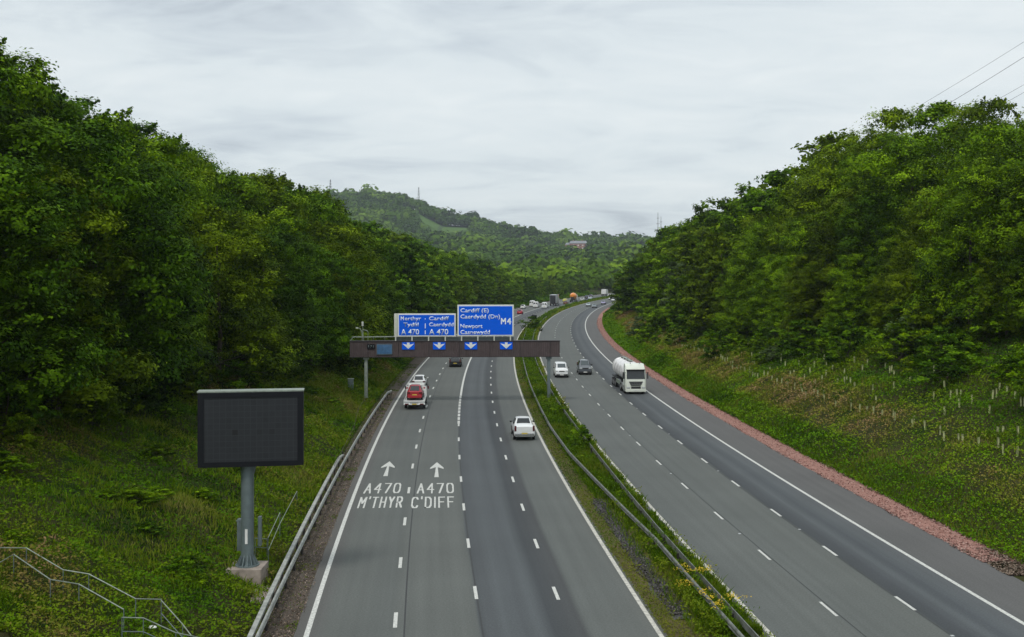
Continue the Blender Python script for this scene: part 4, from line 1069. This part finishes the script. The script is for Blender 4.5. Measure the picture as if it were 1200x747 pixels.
def tanker(o, d, cabcol=(.74, .77, .68)):
    p = P(o, d); r0 = empty('tanker_lorry', 'white tanker lorry coming towards the camera in the right carriageway left lane', 'lorry', p, rz(d, o) + math.pi + R(1))
    cp = paint('cab_cream', cabcol); tp = paint('tank_white', (.82, .8, .8)); W = 2.5
    # local +y = travel direction; cab front at y=0
    b = MB(); rg = []
    for (y, zt2, w, zc) in ((-2.2, 3.0, .98, 2.9), (-2.1, 3.45, 1, 3.2), (-1.2, 3.55, 1, 3.2), (-.55, 3.35, 1, 3.05), (-.22, 2.95, .99, 2.7), (-.08, 2.1, .99, 2.0), (0, 1.2, .98, 1.1), (-.02, .5, .95, .45)):
        pass
    prof = [(-2.2, .5), (-2.2, 3.0), (-2.0, 3.6), (-1.3, 3.62), (-.65, 3.3), (-.32, 2.85), (-.12, 1.9), (0, 1.3), (0, .6), (-.12, .35), (-2.0, .35)]
    rings_ = []
    for (xf, k) in ((-1.24, .9), (-1.08, 1.0), (1.08, 1.0), (1.24, .9)):
        rings_.append([(xf if z < 3 else xf * .93, y * (1 if k == 1 else 1) - (0 if k == 1 else (.14 if y > -.7 else 0)), .35 + (z - .35) * (1 if k == 1 else .985)) for y, z in prof])
    b.rings(rings_); b.build('cab', cp, r0, 30)
    b = MB(); b.slab([(-1.1, -.085, 1.86), (1.1, -.085, 1.86), (1.06, -.33, 2.86), (-1.06, -.33, 2.86)][::-1], .03); b.build('windscreen', M['glass'], r0)
    b = MB(); b.box((0, -.14, 2.93), (2.25, .38, .1), bevel=.03); b.build('sun_visor', M['plastic'], r0)
    b = MB(); b.slab([(-.85, .02, 1.55), (.85, .02, 1.55), (.6, .02, 1.05), (-.6, .02, 1.05)][::-1], .03); b.box((0, .03, .8), (1.15, .06, .34), bevel=.03); b.build('grille', M['plastic'], r0)
    b = MB(); b.box((0, .04, 1.38), (1.45, .03, .05)); b.box((0, .04, 1.2), (1.2, .03, .05)); b.build('grille_bar', M['chrome'], r0)
    b = MB(); b.box((0, .02, .5), (2.42, .12, .36), bevel=.05); b.build('bumper', cp, r0)
    b = MB(); b.box((0, .1, .5), (.52, .02, .11)); b.build('number_plate', M['plate_w'], r0)
    for s in (-1, 1):
        b = MB(); b.box((s * .92, .05, .82), (.42, .08, .22), bevel=.03); b.build('headlight', M['lampw'], r0)
        b = MB(); b.slab([(s * 1.25, -1.2, 1.75), (s * 1.25, -.35, 1.75), (s * 1.24, -.5, 2.6), (s * 1.24, -1.2, 2.6)], .02); b.build('side_window', M['glass'], r0)
        b = MB(); b.box((s * 1.48, -.3, 2.25), (.14, .14, .8), bevel=.04); b.tube([(s * 1.2, -.3, 2.6), (s * 1.48, -.3, 2.6)], .02, 5); b.build('mirror', M['plastic'], r0)
        b = MB(); b.box((s * .55, -.8, 3.7), (.12, .2, .14), bevel=.03); b.build('air_horn', M['chrome'], r0)
        for yy in (-1.3, -4.1, -8.6, -9.9, -11.2): wheel(r0, s * 1.25, yy, .5, .32)
        b = MB(); b.box((s * 1.1, -2.7, .9), (.4, 1.1, .6), bevel=.08); b.build('fuel_tank', M['chrome'], r0)
        b = MB(); b.box((s * 1.2, -6.2, .95), (.06, 3.2, .5)); b.build('side_guard', M['galv'], r0)
    # barrel
    b = MB(); rg = []
    for (y, rr_) in ((-2.75, .25), (-2.8, .7), (-3.0, 1.0), (-3.35, 1.17), (-4, 1.22), (-11.4, 1.22), (-12.0, 1.15), (-12.3, .8), (-12.35, .3)):
        rg.append([(rr_ * math.cos(a), y, 2.42 - (y + 3) * -.005 + rr_ * math.sin(a)) for a in np.linspace(0, 2 * math.pi, 33)[:-1]])
    b.rings(rg); tank = b.build('tank', tp, r0, 40)
    b = MB()
    for y in (-4.4, -6.4, -8.4, -10.4):
        b.rings([[((1.225 + (.03 if k else 0)) * math.cos(a), y + yy, 2.42 + (1.225 + (.03 if k else 0)) * math.sin(a)) for a in np.linspace(0, 2 * math.pi, 33)[:-1]] for yy, k in ((0, 0), (.02, 1), (.1, 1), (.12, 0))])
    b.build('tank_band', tp, tank)
    for y in (-4.8, -7.2, -9.6): b = MB(); b.cyl((0, y, 3.6), (0, y, 3.78), .3, n=16); b.build('hatch', M['chrome'], tank)
    b = MB(); b.box((0, -7, 3.72), (.5, 7, .04)); b.tube([(.4, -3.8, 3.6), (.4, -3.8, 4.1), (.4, -10.8, 4.1), (.4, -10.8, 3.6)], .025, 5); b.build('walkway', M['galv'], tank)
    b = MB(); b.box((0, -6.8, 1.05), (1.0, 11.4, .3)); b.box((0, -9.9, 1.2), (2.3, 4.4, .12)); b.build('chassis', M['plastic'], r0)
    b = MB(); b.cyl((-.9, -5.6, 1.15), (.9, -5.6, 1.15), .25, n=12); b.build('compressor', M['rubber'], r0)
tanker(13.15 - 3.95, 129)

def box_lorry(name, label, o, d, L=9, W=2.5, H=3.9, col=(.5, .52, .55), backc=(.03, .03, .035), away=True, cab=(.7, .7, .72)):
    p = P(o, d); r0 = empty(name, label, 'lorry', p, rz(d, o) + (0 if away else math.pi))
    b = MB(); b.box((0, -1, (H + 1.1) / 2), (W, L - 2.4, H - 1.1), bevel=.05); b.build('cargo_box', paint('box_paint', col), r0)
    b = MB(); b.box((0, -1 - (L - 2.4) / 2 - .02, (H + .9) / 2), (W - .2, .05, H - 1.2), bevel=.01); b.build('rear_door', paint('door_paint', backc), r0)
    b = MB(); b.box((0, L / 2 - 1.1, 1.75), (W * .96, 2.1, 2.5), bevel=.15); b.build('cab', paint('cab_paint', cab), r0)
    b = MB(); b.box((0, L / 2 - .05, 2.3), (W * .8, .06, .8), bevel=.02); b.build('windscreen', M['glass'], r0)
    b = MB(); b.box((0, -.3, .85), (.9, L - 1, .3)); b.build('chassis', M['plastic'], r0)
    for s in (-1, 1):
        for yy in (L / 2 - 1.2, -L / 2 + 1.2, -L / 2 + 2.4): wheel(r0, s * W / 2, yy, .5, .3)
        b = MB(); b.box((s * .95, -L / 2 + .1, .9), (.35, .06, .14)); b.build('tail_light', M['red'], r0)
    return r0
box_lorry('box_lorry', 'tall dark backed lorry with pale roof in the far left carriageway', -9.3, 446, 12, 2.55, 4.6)
box_lorry('box_lorry', 'small white box lorry farthest up the left carriageway', -11, 612, 8, 2.6, 3.7, (.75, .76, .72), (.7, .7, .68))
# mixer lorry
p = P(-8.3, 500); r0 = empty('mixer_lorry', 'orange drum mixer lorry with white cab in the far left carriageway', 'lorry', p, rz(500, -8.3))
b = MB(); b.rings([[(r_ * math.cos(a), y, 2.75 + (y + 3) * -.07 + r_ * math.sin(a)) for a in np.linspace(0, 6.2832, 25)[:-1]] for y, r_ in ((-4.3, .6), (-4, .9), (-2.6, 1.5), (-.6, 1.6), (1.2, 1.2), (2, .7))]); b.build('drum', paint('drum_orange', (.75, .24, .02)), r0)
b = MB(); b.box((0, 3.6, 1.8), (2.45, 2.1, 2.6), bevel=.15); b.build('cab', paint('mixer_cab', WH), r0)
b = MB(); b.box((0, 0, .9), (1.0, 9, .35)); b.box((0, -4.2, 1.6), (1.4, .3, 1.5)); b.build('chassis', M['plastic'], r0)
for s in (-1, 1):
    for yy in (3.7, 1.7, -2.2, -3.5): wheel(r0, s * 1.22, yy, .5, .3)

FARC = [  # name, label, style, offset, distance, colour, L, W, H, away
 ('van', 'white van half hidden behind the top of the larger blue sign', 'van', -14.0, 425, WH, 5.0, 2.0, 2.3, True),
 ('car', 'pinkish red car just right of the larger blue sign', 'hatch', -12.4, 362, (.45, .02, .06), 4.2, 1.8, 1.5, True),
 ('car', 'small white car between the pinkish red car and the white van', 'hatch', -17.3, 412, WH, 4.2, 1.8, 1.5, True),
 ('van', 'white van in the outer lane of the far left carriageway', 'van', -17.0, 437, WH, 5.2, 2.0, 2.4, True),
 ('van', 'white van immediately left of the dark backed lorry', 'van', -9.6, 417, WH, 5.2, 2.1, 2.3, True),
 ('car', 'bright yellow car right behind the dark backed lorry', 'hatch', -12.2, 500, (.75, .75, .12), 4.2, 1.8, 1.6, True),
 ('car', 'brownish car between the dark lorry and the orange mixer', 'suv', -6.6, 462, (.16, .06, .05), 4.3, 1.8, 1.6, True),
 ('car', 'silver car just right of the orange mixer lorry', 'saloon', -6.4, 515, (.5, .52, .54), 4.5, 1.8, 1.5, True),
 ('car', 'dark blue car beyond the orange mixer lorry', 'suv', -9.9, 552, (.02, .03, .06), 4.6, 1.85, 1.8, True),
 ('car', 'pale silver car near the median at the far bend', 'saloon', -6.4, 540, (.5, .55, .62), 4.6, 1.8, 1.5, True),
 ('car', 'dark purple car in the far left carriageway before the white box lorry', 'saloon', -13.6, 585, (.03, .02, .06), 4.6, 1.8, 1.5, True),
 ('car', 'white car in the outer lane at the far bend', 'saloon', -6.3, 600, WH, 4.6, 1.8, 1.5, True),
 ('car', 'silver blue oncoming car, leftmost of three abreast at the far bend', 'saloon', 5.4, 437, (.4, .48, .5), 4.5, 1.8, 1.45, False),
 ('car', 'dark bodied oncoming car with pale roof, middle one of three at the far bend', 'hatch', 9.2, 420, (.2, .25, .27), 4.4, 1.8, 1.45, False),
 ('car', 'lilac grey oncoming car, rightmost of three at the far bend', 'saloon', 9.3, 462, (.32, .28, .5), 4.5, 1.8, 1.45, False),
 ('car', 'white oncoming car beyond the three at the far bend', 'saloon', 5.3, 528, WH, 4.5, 1.8, 1.45, False),
 ('car', 'white oncoming car partly hidden by the right hand trees', 'saloon', 9.3, 505, WH, 4.5, 1.8, 1.45, False),
]
for nm, lab, st_, o, d, c, L_, W_, H_, aw in FARC: car(nm, lab, nm, o, d, c, L_, W_, H_, st_, aw, group='distant traffic')

# ------------------------------------------------------------------ far building, masts, wires
hx, hy = HOUSE; hz = float(hillz(hx, hy)) + undul(hx, hy, .004, 7)
bd = empty('hillside_building', 'long red brick building with grey roofs among trees on the far hill', 'building', (hx, hy, hz + 3), R(-6))
bd.scale = (1.12, 1.12, 1.12)
b = MB(); b.box((0, 0, 3), (26, 11, 15)); b.box((-15, 3, 2.2), (9, 9, 13)); b.build('wall', M['brick'], bd)
def roof(x, y, w, dd, z, h):
    b = MB(); e = .6
    b.rings([[(x - w / 2 - e, y - dd / 2 - e, z), (x - w / 2 - e, y + dd / 2 + e, z), (x - w / 2 + 1.5, y, z + h)], [(x + w / 2 + e, y - dd / 2 - e, z), (x + w / 2 + e, y + dd / 2 + e, z), (x + w / 2 - 1.5, y, z + h)]]); return b.build('roof', M['slate'], bd)
rf = roof(0, 0, 26, 11, 10.5, 4); roof(-15, 3, 9, 9, 8.7, 3)
b = MB(); b.box((6, 0, 14.5), (1.2, 1.2, 2.5)); b.box((-7, 0, 14.5), (1.2, 1.2, 2.5)); b.build('chimney', M['brick'], rf)
for k in range(7):
    for zz in (3.4, 7.6):
        b = MB(); b.box((-10.5 + 3.5 * k, -5.53, zz), (1.5, .1, 1.9)); b.build('window', M['plate_w'] if k % 2 else M['glass'], bd)
def mast(x, y, h, lab):
    z = float(hillz(x, y)) + undul(x, y, .004, 7); r0 = empty('lattice_mast', lab, 'mast', (x, y, z)); b = MB()
    for a in range(4):
        sx, sy = ((-1, -1), (-1, 1), (1, 1), (1, -1))[a]; b.tube([(sx * 2.6, sy * 2.6, 0), (sx * .5, sy * .5, h)], .34, 4)
    for k in range(8):
        w = 2.6 - 2.1 * k / 8; w2 = 2.6 - 2.1 * (k + 1) / 8; z0, z1 = h * k / 8, h * (k + 1) / 8
        for s in (-1, 1): b.tube([(-w, s * w, z0), (w2, s * w2, z1)], .2, 4); b.tube([(s * w, w, z0), (s * w2, -w2, z1)], .2, 4)
    b.build('lattice', M['wire'], r0)
    b = MB()
    for zz, ww in ((h * .72, 3.2), (h * .84, 2.6), (h * .95, 2.0)): b.box((0, 0, zz), (ww * 2, .3, .25))
    b.build('cross_arm', M['wire'], r0)
mast(-358, 2120, 50, 'grey lattice pylon on the left end of the far hilltop'); mast(-184, 2120, 48, 'grey lattice pylon on the far hilltop towards its right shoulder')
def gmast(x, y, z, h, lab):
    r0 = empty('lattice_mast', lab, 'mast', (x, y, z)); b = MB()
    b.tube([(0, 0, 0), (0, 0, h)], [.45, .12], 5); b.build('pole', M['wire'], r0)
    b = MB(); b.box((0, 0, h * .93), (1.6, .2, .2)); b.box((0, 0, h * .86), (2.2, .2, .2)); b.build('cross_arm', M['wire'], r0)
gmast(770 * .0 + 92.3, 680, 0, 51, 'thin pole mast rising above the right wood, the left of the pair'); gmast(95.6, 690, 0, 49, 'thin pole mast rising above the right wood, the right of the pair')
def wire(u0, v0, d0, u1, v1, d1, sag, lab, r=.022):
    a = Vector(((u0 - 600) * d0 / 1260, d0, 15 - (v0 - 316) * d0 / 1260)); c = Vector(((u1 - 600) * d1 / 1260, d1, 15 - (v1 - 316) * d1 / 1260)); pts = []
    for k in range(25):
        t = k / 24; q = a.lerp(c, t); q.z -= sag * 4 * t * (1 - t); pts.append(q - a)
    o = MB().tube(pts, r, 5).build('power_line', M['wire']); o.location = a; tag(o, lab, 'cable', 'power lines over the right wood')
wire(1300, -15, 150, 960, 190, 240, .8, 'upper faint power line crossing the sky at the right', .025)
wire(1300, 2, 150, 1000, 184, 230, .8, 'thickest and clearest power line crossing the sky at the right', .035)
wire(1300, 40, 150, 1040, 182, 225, .8, 'third power line down, just above the right wood', .026)
wire(1300, 50, 150, 1050, 184, 225, .8, 'lowest power line, close under the third above the right wood', .026)

# ------------------------------------------------------------------ haze
HAZE = True
if HAZE:
    b = MB(); b.box((0, 1000, 88), (2600, 2700, 186)); hzm = bpy.data.materials.new('haze'); hzm.use_nodes = True; nt = hzm.node_tree; nt.nodes.clear()
    out = nt.nodes.new('ShaderNodeOutputMaterial'); pv = nt.nodes.new('ShaderNodeVolumePrincipled'); pv.inputs['Color'].default_value = (.80, .88, .96, 1)
    pv.inputs['Density'].default_value = .00010; pv.inputs['Anisotropy'].default_value = .2; nt.links.new(pv.outputs[0], out.inputs['Volume'])
    h = b.build('haze', hzm, None, 0); tag(h, None, None, None, 'stuff'); h['label'] = 'thin pale blue haze over the valley'

# ------------------------------------------------------------------ sky, sun
SUN_EL, SUN_AZ = R(54), R(205)      # azimuth clockwise from +Y
w = bpy.data.worlds.new('World'); S.world = w; w.use_nodes = True; nt = w.node_tree; nt.nodes.clear(); L = nt.links.new
out = N(nt, 'ShaderNodeOutputWorld'); sky = N(nt, 'ShaderNodeTexSky', sky_type='NISHITA'); sky.sun_disc = False; sky.sun_elevation = SUN_EL; sky.sun_rotation = SUN_AZ
bg1 = N(nt, 'ShaderNodeBackground'); bg1.inputs['Strength'].default_value = .1; L(sky.outputs[0], bg1.inputs['Color'])
tc = N(nt, 'ShaderNodeTexCoord'); sp = N(nt, 'ShaderNodeSeparateXYZ'); L(tc.outputs['Generated'], sp.inputs[0])
zc = N(nt, 'ShaderNodeMath', operation='MAXIMUM'); L(sp.outputs[2], zc.inputs[0]); zc.inputs[1].default_value = 0
za = N(nt, 'ShaderNodeMath', operation='ADD'); L(zc.outputs[0], za.inputs[0]); za.inputs[1].default_value = .20
dv = N(nt, 'ShaderNodeVectorMath', operation='DIVIDE'); L(tc.outputs['Generated'], dv.inputs[0]); cb = N(nt, 'ShaderNodeCombineXYZ')
for k in range(3): L(za.outputs[0], cb.inputs[k])
L(cb.outputs[0], dv.inputs[1])
mp = N(nt, 'ShaderNodeMapping'); mp.inputs['Rotation'].default_value = (0, 0, R(25)); mp.inputs['Scale'].default_value = (.7, 1.0, 0); mp.inputs['Location'].default_value = (3.1, 1.7, 0); L(dv.outputs[0], mp.inputs['Vector'])
n1 = N(nt, 'ShaderNodeTexNoise'); n1.inputs['Scale'].default_value = 1.1; n1.inputs['Detail'].default_value = 7; n1.inputs['Roughness'].default_value = .5; n1.inputs['Distortion'].default_value = .5; L(mp.outputs[0], n1.inputs['Vector'])
cr = ramp(nt, [(.33, (.50, .56, .62)), (.41, (.66, .73, .78)), (.50, (.78, .85, .88)), (.63, (.87, .925, .94))]); n2 = N(nt, 'ShaderNodeTexNoise'); n2.inputs['Scale'].default_value = 4.2; n2.inputs['Detail'].default_value = 6; n2.inputs['Roughness'].default_value = .55; n2.inputs['Distortion'].default_value = .8; L(mp.outputs[0], n2.inputs['Vector'])
mm = N(nt, 'ShaderNodeMath', operation='MULTIPLY_ADD'); L(n2.outputs['Fac'], mm.inputs[0]); mm.inputs[1].default_value = .34; mm2 = N(nt, 'ShaderNodeMath', operation='MULTIPLY_ADD'); L(n1.outputs['Fac'], mm2.inputs[0]); mm2.inputs[1].default_value = .75; mm2.inputs[2].default_value = -.045; L(mm2.outputs[0], mm.inputs[2])
L(mm.outputs[0], cr.inputs['Fac'])
# brightness rises towards the zenith as under a real overcast
zr = N(nt, 'ShaderNodeMapRange'); zr.inputs['From Min'].default_value = .22; zr.inputs['From Max'].default_value = .95; zr.inputs['To Min'].default_value = 1.0; zr.inputs['To Max'].default_value = 1.25; L(zc.outputs[0], zr.inputs['Value'])
bg2 = N(nt, 'ShaderNodeBackground'); L(cr.outputs['Color'], bg2.inputs['Color']); L(zr.outputs[0], bg2.inputs['Strength'])
mx = N(nt, 'ShaderNodeMixShader'); mx.inputs[0].default_value = .93; L(bg1.outputs[0], mx.inputs[1]); L(bg2.outputs[0], mx.inputs[2]); L(mx.outputs[0], out.inputs['Surface'])
sl = bpy.data.lights.new('sun', 'SUN'); sl.energy = 1.5; sl.angle = R(12); sl.color = (1, .96, .9); so = bpy.data.objects.new('sun', sl); COL.objects.link(so)
dirv = Vector((math.sin(SUN_AZ) * math.cos(SUN_EL), math.cos(SUN_AZ) * math.cos(SUN_EL), math.sin(SUN_EL))); so.rotation_euler = dirv.to_track_quat('Z', 'Y').to_euler()

# ------------------------------------------------------------------ camera
cd = bpy.data.cameras.new('camera'); cam = bpy.data.objects.new('camera', cd); COL.objects.link(cam); S.camera = cam
cam.location = (0, 0, 15); cam.rotation_euler = (R(90), 0, 0); cd.sensor_width = 36; cd.lens = 36 * 1260 / 1200; cd.shift_y = -57.5 / 1200; cd.clip_end = 20000; cd.clip_start = .5
S.view_settings.view_transform = 'Standard'; S.view_settings.look = 'None'; S.view_settings.exposure = 0; S.view_settings.gamma = 1
S.render.resolution_x, S.render.resolution_y = 1024, 637
S.cycles.volume_bounces = 0; S.cycles.max_bounces = 6
